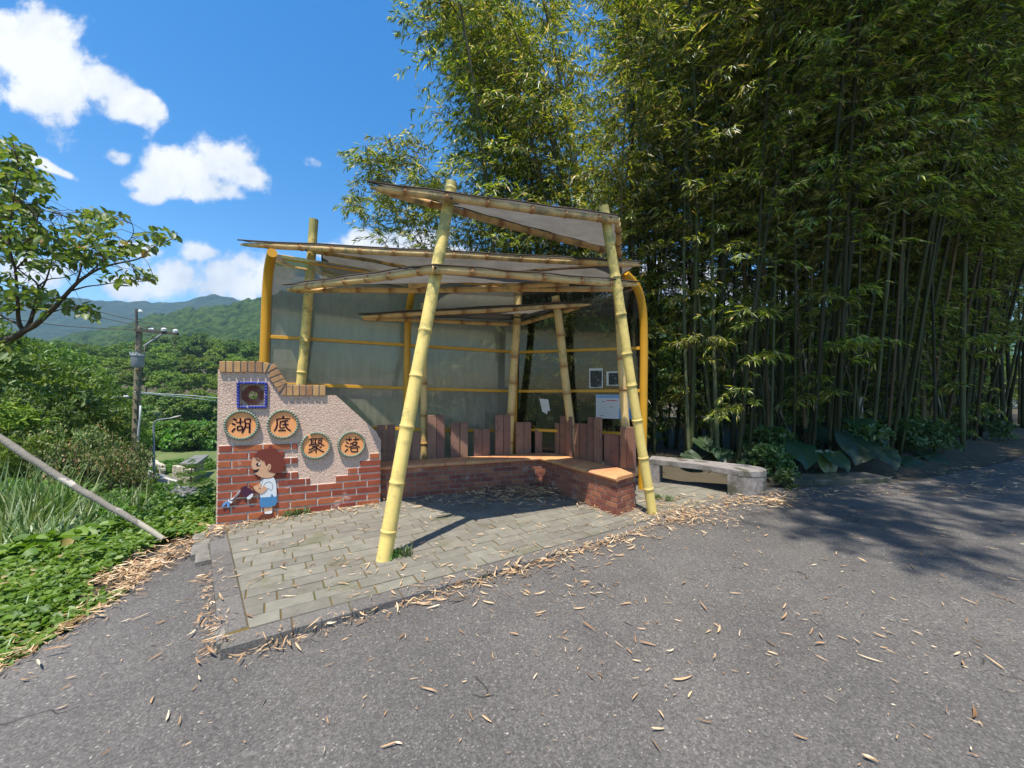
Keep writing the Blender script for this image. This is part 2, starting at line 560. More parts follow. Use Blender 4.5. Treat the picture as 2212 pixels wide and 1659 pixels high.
M_ASPH = asphalt()
M_SOIL = pm('soil', (0.06, 0.05, 0.03), (0.10, 0.08, 0.045), 3, 0.95, 0.8, 30, c3=(0.05, 0.075, 0.02), s3=0.8, t3=0.5)
M_PAVE = pm('paver', (0.155, 0.146, 0.120), (0.21, 0.196, 0.162), 9, 0.9, 0.6, 130, c3=(0.135, 0.13, 0.085), s3=2.2, t3=0.55, rndmix=0.14, bdist=0.004)
M_GROUT = pm('grout', (0.09, 0.075, 0.03), (0.16, 0.10, 0.02), 6, 0.95, 0.6, 80, c3=(0.07, 0.08, 0.02), s3=3, t3=0.52)
M_KERB = pm('kerb_stone', (0.085, 0.078, 0.072), (0.185, 0.17, 0.157), 60, 0.9, 0.9, 120, c3=(0.10, 0.09, 0.05), s3=3, t3=0.58, rndmix=0.1, bdist=0.006)
M_CONC = pm('rough_concrete', (0.14, 0.13, 0.11), (0.24, 0.22, 0.19), 12, 0.9, 0.8, 40, c3=(0.10, 0.10, 0.06), s3=2, t3=0.55)
M_BRICK = pm('wall_brick', (0.25, 0.060, 0.028), (0.34, 0.088, 0.042), 8, 0.8, 0.35, 60, c3=(0.50, 0.34, 0.27), s3=5, t3=0.60, rndmix=0.32, bdist=0.004)
M_BRICKD = pm('bench_brick', (0.22, 0.075, 0.045), (0.30, 0.11, 0.065), 9, 0.85, 0.5, 70, c3=(0.36, 0.29, 0.25), s3=6, t3=0.60, rndmix=0.28, bdist=0.004)
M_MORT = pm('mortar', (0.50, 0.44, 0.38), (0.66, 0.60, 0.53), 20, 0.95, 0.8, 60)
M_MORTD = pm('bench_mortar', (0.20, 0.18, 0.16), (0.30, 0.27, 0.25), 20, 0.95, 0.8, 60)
M_COPE = pm('coping_brick', (0.36, 0.19, 0.085), (0.45, 0.26, 0.12), 12, 0.8, 0.4, 70, rndmix=0.22, bdist=0.004, c3=(0.25, 0.15, 0.09), s3=6, t3=0.58)
M_TERR = pm('terracotta_tile', (0.56, 0.25, 0.11), (0.66, 0.33, 0.16), 6, 0.55, 0.15, 60, rndmix=0.08, c3=(0.40, 0.2, 0.11), s3=4, t3=0.58)
M_PLANK = pm('brown_plank', (0.19, 0.095, 0.066), (0.26, 0.14, 0.10), 3, 0.6, 0.35, 35, rndmix=0.18, c3=(0.12, 0.07, 0.055), s3=9, t3=0.57)
M_YEL = pm('yellow_paint', (0.60, 0.29, 0.012), (0.52, 0.27, 0.02), 4, 0.4, 0.1, 30, c3=(0.30, 0.2, 0.03), s3=7, t3=0.62)
M_FAB, t, o = newmat('canopy_membrane')
tv = t.n('ShaderNodeTexCoord').outputs['Object']
fc = t.mix(t.math('MULTIPLY_ADD', t.noise(tv, 4, 7, .65), 2.4, -.8, clamp=True), (0.142, 0.134, 0.122), (0.215, 0.205, 0.188))
fd = t.n('ShaderNodeBsdfDiffuse'); t.l(fc, fd.inputs[0])
ft_ = t.n('ShaderNodeBsdfTranslucent'); t.l(fc, ft_.inputs[0])
fm = t.n('ShaderNodeMixShader'); fm.inputs[0].default_value = .42
t.l(fd.outputs[0], fm.inputs[1]); t.l(ft_.outputs[0], fm.inputs[2]); t.l(fm.outputs[0], o.inputs[0])
M_BAMY = bamboo_paint('bamboo_yellow', (0.84, 0.63, 0.20), (0.74, 0.57, 0.18), (0.50, 0.33, 0.10), 0.40, (0.24, 0.23, 0.08), 0.35)
M_BAMT = bamboo_paint('bamboo_tan', (0.74, 0.48, 0.20), (0.64, 0.43, 0.18), (0.26, 0.085, 0.02), 0.12, (0.16, 0.15, 0.08), 0.9)
M_BAMP = bamboo_paint('bamboo_pole_tan', (0.74, 0.52, 0.22), (0.64, 0.46, 0.19), (0.27, 0.09, 0.025), 0.2, (0.2, 0.2, 0.08), 0.8)
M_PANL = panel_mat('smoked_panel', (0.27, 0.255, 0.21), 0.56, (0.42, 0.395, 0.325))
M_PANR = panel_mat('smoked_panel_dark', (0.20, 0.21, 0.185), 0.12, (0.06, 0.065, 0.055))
M_BARK = pm('bark', (0.05, 0.035, 0.025), (0.085, 0.06, 0.045), 8, 0.9, 0.6, 30)
M_LOG = pm('log_bark', (0.17, 0.155, 0.13), (0.25, 0.23, 0.195), 14, 0.9, 0.7, 40, c3=(0.50, 0.46, 0.40), s3=6, t3=0.58, sep3=0.04)  # pale patches put sun dapples into the mottled bark colour
M_LOGL = pm('log_bare', (0.36, 0.33, 0.26), (0.42, 0.38, 0.30), 8, 0.8, 0.3, 40)
M_CULM, t, o = newmat('bamboo_culm')
tv = t.n('ShaderNodeTexCoord').outputs['Object']
oi_ = t.n('ShaderNodeObjectInfo')
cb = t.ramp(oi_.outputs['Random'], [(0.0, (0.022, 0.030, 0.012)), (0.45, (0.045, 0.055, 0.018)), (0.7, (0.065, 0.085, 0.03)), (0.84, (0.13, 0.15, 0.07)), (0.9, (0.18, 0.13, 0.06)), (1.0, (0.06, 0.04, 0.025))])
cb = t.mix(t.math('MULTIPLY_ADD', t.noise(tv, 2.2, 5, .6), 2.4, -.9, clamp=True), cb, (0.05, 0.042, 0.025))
pb = t.n('ShaderNodeBsdfPrincipled'); pb.inputs['Roughness'].default_value = .65; pb.inputs['Specular IOR Level'].default_value = .2
t.l(cb, pb.inputs['Base Color']); t.l(pb.outputs[0], o.inputs[0])
M_TWIG = pm('twig', (0.10, 0.08, 0.04), (0.14, 0.11, 0.06), 5, 0.8)
M_STONE = pm('bench_stone', (0.20, 0.18, 0.17), (0.30, 0.27, 0.26), 18, 0.85, 0.5, 80, c3=(0.085, 0.08, 0.055), s3=4, t3=0.50)
M_PLEAF = leafm('bamboo_leaf', [(0.0, (0.035, 0.060, 0.007)), (0.30, (0.085, 0.125, 0.012)), (0.60, (0.20, 0.25, 0.020)), (0.84, (0.42, 0.44, 0.045)), (0.93, (0.48, 0.32, 0.10)), (1.0, (0.62, 0.54, 0.36))], 0.40, 0.06, 0.42, 1.7)
M_BLEAF = leafm('broad_leaf', [(0.0, (0.045, 0.095, 0.012)), (0.5, (0.10, 0.175, 0.020)), (0.9, (0.17, 0.25, 0.035)), (1.0, (0.34, 0.30, 0.05))], 0.34, 0.035, 0.5, 1.5)
M_CLEAF = leafm('cover_leaf', [(0.0, (0.055, 0.13, 0.012)), (0.5, (0.105, 0.22, 0.020)), (0.92, (0.18, 0.31, 0.035)), (1.0, (0.38, 0.30, 0.10))], 0.35, 0.03, 0.5, 1.5)
M_FLEAF = leafm('far_leaf', [(0.0, (0.045, 0.095, 0.013)), (0.5, (0.10, 0.175, 0.021)), (1.0, (0.19, 0.27, 0.035))], 0.25, 0.02, 0.6, 1.4)
M_FLEAF2 = leafm('far_leaf_yellow', [(0.0, (0.085, 0.145, 0.015)), (0.5, (0.17, 0.25, 0.022)), (1.0, (0.27, 0.34, 0.04))], 0.3, 0.02, 0.6, 1.4)
M_RLEAF = leafm('rusty_leaf', [(0.0, (0.09, 0.15, 0.03)), (0.55, (0.17, 0.22, 0.06)), (0.75, (0.30, 0.22, 0.10)), (0.9, (0.36, 0.16, 0.09)), (1.0, (0.52, 0.36, 0.2))], 0.25, 0.03, 0.5, 1.3)
M_GRASS = leafm('grass_blade', [(0.0, (0.07, 0.14, 0.025)), (0.6, (0.14, 0.22, 0.05)), (1.0, (0.30, 0.34, 0.14))], 0.3, 0.06, 0.5, 1.3)
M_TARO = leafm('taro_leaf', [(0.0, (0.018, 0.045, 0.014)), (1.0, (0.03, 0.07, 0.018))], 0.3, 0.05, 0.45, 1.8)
M_LITTER = leafm('dry_leaf', [(0.0, (0.24, 0.13, 0.06)), (0.3, (0.46, 0.28, 0.14)), (0.8, (0.66, 0.48, 0.28)), (1.0, (0.72, 0.60, 0.42))], 0.12, 0.04, 0.5, 1.0)
# ------------------------------------------------------------------ ground
def xb(y):
    y = np.asarray(y, dtype=float)
    return np.interp(y, [-60, -5, 0, 2.1, 3.25, 4.3, 16.9, 400], [-4.5, -3.2, -2.95, -2.85, -3.05, -3.45, 1.0, 1.0])

def sstep(a, b, v):
    t = np.clip((v - a) / (b - a), 0, 1)
    return t * t * (3 - 2 * t)

def H(x, y):
    x = np.asarray(x, dtype=float); y = np.asarray(y, dtype=float)
    base = 0.02 * np.clip(x, -4, 14) - 0.03
    D = np.maximum(0, xb(y) - x)
    z = base - 5.0 * (1 - np.exp(-np.maximum(D - 0.35, 0) / 16.0)) * 1.25
    z = np.maximum(z, -5.6)
    z = z + sstep(70, 150, y - 0.25 * x) * 12 * sstep(0, -30, x) + sstep(60, 140, -x - 40) * 8
    # bank under the grove, right of the road's far edge
    far = np.interp(x, [1.5, 3.4, 6, 9.3, 14, 30], [6.9, 5.9, 6.15, 7.5, 10.2, 16])
    z = z + 0.22 * sstep(0, 0.9, y - far) * sstep(1.2, 2.6, x)
    z = z + 0.03 * np.sin(x * 1.7 + 1.3 * np.sin(y)) * np.clip(D * 0.5, 0, 1)
    return z

def gh(x, y):
    return float(H(x, y))

def axis(lo, hi, c, fine, n):
    t = np.linspace(-1, 1, n)
    s = np.sinh(t * 4.2) / np.sinh(4.2)
    return np.where(s < 0, c + s * (c - lo), c + s * (hi - c)) + 0 * fine
xs = axis(-900, 900, -3.0, 0, 260)
ys = axis(-200, 900, 5.0, 0, 260)
X, Yg = np.meshgrid(xs, ys)
Z = H(X, Yg)
V = np.stack([X, Yg, Z], -1).reshape(-1, 3)
nx = len(xs)
i = np.arange(len(ys) - 1)[:, None] * nx + np.arange(nx - 1)[None]
F = np.stack([i, i + 1, i + 1 + nx, i + nx], -1).reshape(-1, 4)
m_ground, t, o = newmat('ground_cover_soil')
b = t.n('ShaderNodeBsdfPrincipled'); b.inputs['Roughness'].default_value = 0.95
tcn = t.n('ShaderNodeTexCoord'); vec = tcn.outputs['Object']
soil = t.mix(t.noise(vec, 4, 6), (0.05, 0.042, 0.026), (0.10, 0.08, 0.05))
grass = t.mix(t.math('MULTIPLY_ADD', t.noise(vec, 0.22, 6, 0.65), 2.6, -0.8, clamp=True), (0.055, 0.10, 0.02), (0.15, 0.17, 0.05))
sp = t.n('ShaderNodeSeparateXYZ'); t.l(vec, sp.inputs[0])
msk = t.n('ShaderNodeMapRange'); msk.inputs['From Min'].default_value = -0.4; msk.inputs['From Max'].default_value = -1.2
t.l(sp.outputs[2], msk.inputs['Value'])
t.l(t.mix(msk.outputs[0], soil, grass), b.inputs['Base Color'])
bp = t.n('ShaderNodeBump'); bp.inputs['Strength'].default_value = 0.9; bp.inputs['Distance'].default_value = 0.05
t.l(t.noise(vec, 9, 8, 0.7), bp.inputs['Height']); t.l(bp.outputs[0], b.inputs['Normal'])
t.l(b.outputs[0], o.inputs[0])
tag(mesh_obj('ground', np_mesh('ground', V, F, smooth=True), m_ground), kind='structure')

def sheet(name, poly, zf, mat, thick=0.05, ndiv=1, kind='structure'):
    """polygon cut on a grid of x strips so that a height function that bends along x is followed"""
    import bmesh
    mb = MB()
    mb.prism(poly, [], lambda x, y: (x, y, -thick), lambda x, y: (x, y, 0))
    me = mb.mesh(name)
    bm = bmesh.new(); bm.from_mesh(me)
    for cx in (-4, -3, -2, -1.4, -1, 0, 1, 1.24, 1.5, 2, 3, 14):
        bmesh.ops.bisect_plane(bm, geom=bm.verts[:] + bm.edges[:] + bm.faces[:], plane_co=(cx, 0, 0), plane_no=(1, 0, 0))
    for v in bm.verts: v.co.z += zf(v.co.x, v.co.y)
    bmesh.ops.recalc_face_normals(bm, faces=bm.faces)
    bm.to_mesh(me); bm.free()
    me.materials.append(mat)
    return tag(mesh_obj(name, me, None), kind=kind)

roadz = lambda x, y: 0.02 * max(-4, min(14, x)) + 0.012
edge = []
rr = random.Random(5)
for y in np.arange(-12, 4.25, 0.12):
    edge.append((float(xb(y)) + rr.uniform(-.045, .045) + 0.05 * math.sin(y * 3.1), float(y)))
road = [(30, -14), (30, 15.5), (14, 9.9), (9.3, 7.2), (7.6, 6.5), (6.2, 5.95), (5.0, 5.72), (4.1, 5.62), (3.4, 5.75), (2.0, 6.6), (0.6, 6.6), (-1.8, 5.4)] + edge[::-1]
sheet('road', road, roadz, M_ASPH, 0.04)

# paved stand: kerbs, grout bed, pavers
C0 = GS(475, 1402)
C0 = Vector((C0.x, C0.y, 0))
FR = Vector((3.42, 5.36, 0))
A0 = Vector((-3.30, 4.22, 0))
e1 = (GS(1400, 1138) - GS(475, 1402)); e1.z = 0; e1.normalize()
e2 = Vector((-e1.y, e1.x, 0))
kl = (A0 - C0).normalized()
FR = C0 + e1 * ((FR - C0).dot(e1))
PB = [C0, FR, Vector((2.35, 6.35, 0)), Vector((0.65, 6.7, 0)), Vector((-1.9, 5.55, 0)), A0]
def clip_poly(poly, a, n):
    """keep the side of the line through a where (p-a).n >= 0"""
    outp = []
    for i in range(len(poly)):
        p, q = poly[i], poly[(i + 1) % len(poly)]
        dp, dq = (p - a).dot(n), (q - a).dot(n)
        if dp >= 0: outp.append(p)
        if (dp >= 0) != (dq >= 0):
            outp.append(p + (q - p) * (dp / (dp - dq)))
    return outp
KW = 0.15
klr = Vector((kl.y, -kl.x, 0))         # points into the stand from the left kerb
hull = [(C0 + e2 * 0.14, e2), (C0 + klr * KW, klr)]
for i in range(1, 5):
    p, q = PB[i], PB[i + 1]
    d = (q - p).normalized()
    hull.append((p, Vector((-d.y, d.x, 0))))
sheet('paving_bed', [(p.x, p.y) for p in [C0 + e2 * .02 + klr * 0.02] + PB[1:]], lambda x, y: slabz(x, y) - 0.007, M_GROUT, 0.06)
mb = MB()
LP, WP = 0.30, 0.142
rr = random.Random(3)
for j in range(-1, 40):
    for i in range(-14, 24):
        o_ = C0 + e2 * (0.145 + j * WP) + e1 * (i * LP + (0.15 if j % 2 else 0) + 0.06 * math.sin(j * 1.7))
        g = 0.005
        pl = [o_ + e1 * g + e2 * g * .7, o_ + e1 * (LP - g) + e2 * g * .7, o_ + e1 * (LP - g) + e2 * (WP - g * .7), o_ + e1 * g + e2 * (WP - g * .7)]
        for a, n in hull:
            pl = clip_poly(pl, a, n)
            if len(pl) < 3: break
        if len(pl) < 3: continue
        c = sum(pl, Vector()) / len(pl)
        if max((p - c).length for p in pl) < 0.03: continue
        dz = rr.uniform(-.0025, .0025); tx = rr.uniform(-.012, .012); ty = rr.uniform(-.012, .012)
        n = len(pl)
        def tz(p, ins, dd):
            q = c + (p - c) * (1 - ins / max(0.02, (p - c).length))
            return (q.x, q.y, slabz(q.x, q.y) + dz + tx * (p - c).x + ty * (p - c).y - dd)
        vs = [tz(p, 0, 0.03) for p in pl] + [tz(p, 0, 0.003) for p in pl] + [tz(p, 0.005, 0) for p in pl]
        fs = [tuple(range(2 * n, 3 * n))]
        for b0 in (0, n):
            for k in range(n):
                k2 = (k + 1) % n
                fs.append((b0 + k, b0 + k2, b0 + n + k2, b0 + n + k))
        mb.add(vs, fs, rnd=rr.random())
tag(mb.build('paving', M_PAVE, angle=30), kind='structure')
mb = MB()
def kstone(p, d, nrm, L, Wd, rnd, drop=0.16):
    c = p + d * L / 2 + nrm * Wd / 2
    z = slabz(c.x, c.y) + 0.002
    sl_ = Vector((d.x, d.y, slabz(*(c + d * .1).xy) - slabz(*(c - d * .1).xy)) ) ; sl_ = Vector((d.x, d.y, (slabz(*(c + d * .1).xy) - slabz(*(c - d * .1).xy)) / .2)).normalized()
    mb.bbox(Vector((c.x, c.y, z - drop / 2)), sl_ * (L / 2 - 0.003), nrm * (Wd / 2), Vector((0, 0, drop / 2)), 0.008, rnd=rnd)
p = C0 + e1 * 0.03
tot = (FR - C0).length
s_ = 0.0
while s_ < tot - .05:
    L = min(0.34 if s_ > 0.2 else 0.36, tot - s_)
    kstone(C0 + e1 * s_, e1, e2, L, 0.135, rr.random())
    s_ += L
s_ = 0.16
tot = (A0 - C0).length + 0.08
while s_ < tot - .02:
    L = min(0.5, tot - s_)
    kstone(C0 + kl * s_, kl, klr, L, KW - .004, rr.random())
    s_ += L
tag(mb.build('kerb', M_KERB), kind='structure')
# broken concrete shoulder left of the kerb and the old concrete edging on the right
mb = MB()
for i in range(4):
    s_ = 1.75 + i * 0.2
    c = C0 + kl * s_ - klr * (0.05 + 0.02 * (i % 2))
    mb.bbox((c.x, c.y, 0.02 * c.x + 0.0), kl * 0.11, klr * (0.06 + .012 * (i % 3)), (0, 0, 0.075 + 0.012 * (i % 2)), 0.02, rnd=.4)
tag(mb.build('kerb_footing', M_CONC), kind='structure')
c = GR(482, 1405)
mb = MB()
mb.bbox((c.x - .035, c.y + .04, -.0), kl * 0.075, klr * 0.03, (0, 0, 0.055), 0.018, rnd=.8)
tag(mb.build('kerb_corner', M_CONC), kind='structure')
mb = MB()
prev = None
eds = [GR(1664, 1046), GR(1760, 1049), GR(1850, 1047), GR(1930, 1043)]
for a, b_ in zip(eds[:-1], eds[1:]):
    d = (b_ - a); L = d.length; d.normalize()
    nr = Vector((-d.y, d.x, 0)).normalized()
    c = (a + b_) / 2 + nr * .24
    mb.bbox((c.x, c.y, c.z + 0.02), d * (L / 2 - .006), nr * 0.22, (0, 0, 0.055), 0.012, rnd=rr.random())
M_OLDC = pm('old_dark_concrete', (0.07, 0.065, 0.055), (0.13, 0.12, 0.10), 9, 0.9, 0.8, 40, c3=(0.05, 0.06, 0.03), s3=2, t3=0.5)
tag(mb.build('concrete_edging_kerb', M_OLDC), kind='structure')

# ------------------------------------------------------------------ brick name wall
WA = P(466, 1139, 4.25); WB = P(827, 1075, 5.08)
WA.z = -0.035
we = Vector((WB.x - WA.x, WB.y - WA.y, 0)); WL = we.length; we.normalize()
wn = Vector((we.y, -we.x, 0))                      # towards the viewer
def W3(s, off, z):
    p = WA + we * s + wn * off
    return Vector((p.x, p.y, z))
def wpx(px, py, off=0.0):
    r = Vector(ray(px, py)); o_ = Vector((0, 0, CAMZ))
    q = W3(0, off, 0)
    k = (q - o_).dot(wn) / r.dot(wn)
    p = o_ + r * k
    return ((p - WA).dot(we), p.z)
K = 1.80832
def z1(x, y, off=0.0): return wpx((800 + .48222 * x) / K, (1350 + .48222 * y) / K, off)
def z8(x, y, off=0.0): return wpx((840 + .20796 * x) / K, (1380 + .20796 * y) / K, off)
def zB(x, y, off=0.0): return wpx((850 + .19290 * x) / K, (1720 + .19290 * y) / K, off)
def zA(x, y, off=0.0): return wpx((860 + .15371 * x) / K, (1580 + .15371 * y) / K, off)
def zC(x, y, off=0.0): return wpx((1160 + .13562 * x) / K, (1660 + .13562 * y) / K, off)

THK = 0.21
wall = thing('sign_wall', 'low village name wall of pink pebble render and red brick with stepped tan brick coping', 'wall', W3(WL / 2, -THK / 2, 0))
outl = [z1(100, 190), z1(500, 190), z1(560, 260), z1(612, 372), z1(995, 404), z1(1065, 404), z1(1385, 692), z1(1432, 768)]
sR = z1(1425, 1000)[0]
outl = [(0.0, -0.3), (0.0, outl[0][1])] + outl[1:7] + [(sR, z1(1425, 768)[1]), (sR, -0.3)]
ho = 0.004
hx0, hz1 = z8(478, 592); hx1, hz0 = z8(918, 980)
hole = [(hx0, hz0), (hx1, hz0), (hx1, hz1), (hx0, hz1)]
mb = MB()
mb.prism(outl, [hole], lambda a, b: W3(a, 0, b), lambda a, b: W3(a, -THK, b))
M_REND = pm('pebble_render', (0.50, 0.335, 0.26), (0.76, 0.575, 0.47), 60, 0.95, 1.0, 60, c3=(0.38, 0.28, 0.24), s3=2.5, t3=0.60, bdist=0.02)
mb.build('render_body', M_REND, wall)
# stepped brick cladding
PIT, BH, BL, MG = 0.0855, 0.067, 0.0, 0.012
def sx(x, y=1000): return z1(x, y)[0]
rows = {10: [(112, 745)], 9: [(103, 640)], 8: [(100, 750), (1335, 1422)], 7: [(98, 655), (1255, 1422)], 6: [(97, 755), (1155, 1422)],
        5: [(97, 850), (1060, 1422)], 4: [(96, 1422)], 3: [(95, 1422)], 2: [(95, 1422)], 1: [(94, 1422)], 0: [(94, 1422)], -1: [(94, 1422)]}
mo = MB(); br = MB()
bl = 0.285
for k, exts in rows.items():
    for (xa, xb_) in exts:
        sa, sb = max(0.012, sx(xa)), min(sx(xb_), sR - .004)
        zt = lambda s, kk: -0.035 - 0.035 * s / WL + kk * PIT
        def quad(mbx, s0, s1, za0, za1, off, rnd=.5, back=-0.01):
            f = [(s0, zt(s0, k) + za0), (s1, zt(s1, k) + za0), (s1, zt(s1, k) + za1), (s0, zt(s0, k) + za1)]
            bev = 0.004
            vs = [W3(s, back, z) for s, z in f] + [W3(s, off - bev, z) for s, z in f]
            cs = sum(s for s, z in f) / 4; cz = sum(z for s, z in f) / 4
            vs += [W3(s + (bev if s < cs else -bev), off, z + (bev if z < cz else -bev)) for s, z in f]
            fs = [(8, 9, 10, 11)] + [(b0 + i, b0 + (i + 1) % 4, b0 + 4 + (i + 1) % 4, b0 + 4 + i) for b0 in (0, 4) for i in range(4)]
            mbx.add(vs, fs, rnd=rnd)
        quad(mo, sa, sb, -0.001, PIT - .002, 0.007)
        s_ = sa - (0.0 if k % 2 else bl * 0.55)
        while s_ < sb:
            a_, b_ = max(s_, sa) + .002, min(s_ + bl - MG, sb)
            if b_ - a_ > 0.03:
                quad(br, a_, b_, (PIT - BH) / 2, (PIT + BH) / 2, 0.016 + rr.uniform(-.002, .002), rr.random())
            s_ += bl
mo.build('mortar_bed', M_MORT, wall)
br.build('brick_facing', M_BRICK, wall)
# coping bricks
cop = [[(78 + 0, 150), (190, 150), (190, 352), (80, 352)], [(215, 150), (332, 150), (330, 355), (215, 355)], [(362, 150), (473, 150), (473, 355), (363, 355)],
       [(497, 150), (605, 150), (603, 355), (497, 355)], [(635, 150), (745, 150), (745, 355), (635, 355)], [(775, 150), (883, 150), (883, 358), (777, 358)],
       [(915, 165), (1025, 185), (940, 368), (917, 365)],
       [(1085, 195), (1108, 198), (1162, 262), (978, 360)], [(1178, 298), (1228, 380), (1015, 465), (1030, 365)],
       [(1245, 400), (1287, 472), (1078, 560), (1030, 490)], [(1300, 488), (1345, 562), (1142, 648), (1095, 577)],
       [(1338, 580), (1195, 740), (1155, 660)], [(1340, 597), (1333, 790), (1240, 790)]]
for a in (1352, 1475, 1600, 1722, 1847, 1973):
    cop.append([(a, 597), (a + 103, 597), (a + 101, 795), (a, 795)])
mb = MB()
for q in cop:
    pl = [z8(x, y, 0.028) for x, y in q]
    mb.prism(pl, [], lambda a, b: W3(a, 0.028, b), lambda a, b: W3(a, -THK - .028, b), rnd=rr.random())
cb = mb.build('coping_brick_course', M_COPE, wall)
bv = cb.modifiers.new('bev', 'BEVEL'); bv.width = 0.004; bv.segments = 1
core = [z8(x, y, 0.018) for x, y in [(84, 160), (1020, 190), (1105, 210), (1335, 585), (2060, 605), (2060, 785), (1235, 785), (1180, 735), (935, 352), (84, 345)]]
mb = MB(); mb.prism(core, [], lambda a, b: W3(a, 0.018, b), lambda a, b: W3(a, -THK - .018, b))
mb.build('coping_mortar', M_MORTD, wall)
# glazed frame round the hole, and the pierced tile inside it
M_BLUE = pm('blue_glaze', (0.025, 0.035, 0.22), (0.05, 0.07, 0.33), 25, 0.25, 0.3, 60, c3=(0.45, 0.47, 0.5), s3=16, t3=0.62)
M_TILE = pm('carved_tile', (0.16, 0.06, 0.045), (0.24, 0.10, 0.07), 10, 0.8, 0.8, 60, c3=(0.32, 0.28, 0.24), s3=8, t3=0.6)
M_CREAM = pm('tile_border', (0.42, 0.40, 0.34), (0.5, 0.47, 0.4), 9, 0.7, 0.3, 50)
mb = MB()
cs = [z8(432, 560, .01), z8(962, 560, .01), z8(955, 1012, .01), z8(437, 1012, .01)]
for i in range(4):
    (a0, b0), (a1, b1) = cs[i], cs[(i + 1) % 4]
    n = 34
    pts = [W3(a0 + (a1 - a0) * q / n, 0.012, b0 + (b1 - b0) * q / n) for q in range(n + 1)]
    mb.tube(pts, [0.0155 + 0.0035 * math.sin(q * 1.55) for q in range(n + 1)], 10)
fr_ = mb.build('glazed_frame', M_BLUE, wall, angle=40)
mb = MB()
ccx, ccz = (hx0 + hx1) / 2, (hz0 + hz1) / 2
hw, hh = (hx1 - hx0) / 2, (hz1 - hz0) / 2
circ = [(ccx + hw * .40 * math.cos(a), ccz + hh * .40 * math.sin(a)) for a in np.linspace(0, 2 * math.pi, 25)[:-1]]
sq = [(hx0 + .001, hz0 + .001), (hx1 - .001, hz0 + .001), (hx1 - .001, hz1 - .001), (hx0 + .001, hz1 - .001)]
mb.prism(sq, [circ[::-1]], lambda a, b: W3(a, -.085, b), lambda a, b: W3(a, -.11, b))
wt_ = mb.build('pierced_tile', M_CREAM, wall)
mb = MB()
octo = [(ccx + hw * .93 * math.cos(a) * 1.06, ccz + hh * .93 * math.sin(a) * 1.06) for a in (np.arange(8) + .5) * math.pi / 4]
octo = [(min(max(a, hx0 + .004), hx1 - .004), min(max(b, hz0 + .004), hz1 - .004)) for a, b in octo]
mb.prism(octo, [circ[::-1]], lambda a, b: W3(a, -.070, b), lambda a, b: W3(a, -.0845, b))
for rad in (.55, .72):
    pts = [W3(ccx + hw * rad * math.cos(a), -.069, ccz + hh * rad * math.sin(a)) for a in np.linspace(0, 2 * math.pi, 33)]
    mb.tube(pts, .006, 6)
mb.build('carved_octagon', M_TILE, wt_, angle=40)

# ---- four round plaques with raised characters
M_FACE = pm('plaque_face', (0.80, 0.32, 0.11), (0.84, 0.38, 0.15), 5, 0.6, 0.1, 40, c3=(0.60, 0.48, 0.36), s3=7, t3=0.66)
M_BEAD = pm('green_glaze', (0.13, 0.165, 0.12), (0.24, 0.28, 0.21), 18, 0.4, 0.2, 50, c3=(0.42, 0.42, 0.38), s3=9, t3=0.62)
M_INK = pm('dark_purple_paint', (0.022, 0.006, 0.018), (0.03, 0.009, 0.02), 20, 0.8, spec=0.1)
def stroke(mbx, pts, w, off, tall=1.0):
    """raised brush stroke: pts in wall coords, radius w/2"""
    P3 = [W3(a, off, b) for a, b in pts]
    # resample
    out_ = [P3[0]]
    for q in range(len(P3) - 1):
        n = max(1, int((P3[q + 1] - P3[q]).length / 0.006))
        for i in range(1, n + 1): out_.append(P3[q].lerp(P3[q + 1], i / n))
    if len(out_) > 6:
        for _ in range(2):
            out_ = [out_[0]] + [(out_[i - 1] + out_[i] * 2 + out_[i + 1]) / 4 for i in range(1, len(out_) - 1)] + [out_[-1]]
    d0 = (out_[0] - out_[1]).normalized(); d1 = (out_[-1] - out_[-2]).normalized()
    r = w / 2
    pts3 = [out_[0] + d0 * r * .8, out_[0] + d0 * r * .45] + out_ + [out_[-1] + d1 * r * .45, out_[-1] + d1 * r * .8]
    rad = [r * .3, r * .85] + [r] * len(out_) + [r * .85, r * .3]
    mbx.tube(pts3, rad, 10, flat=wn)
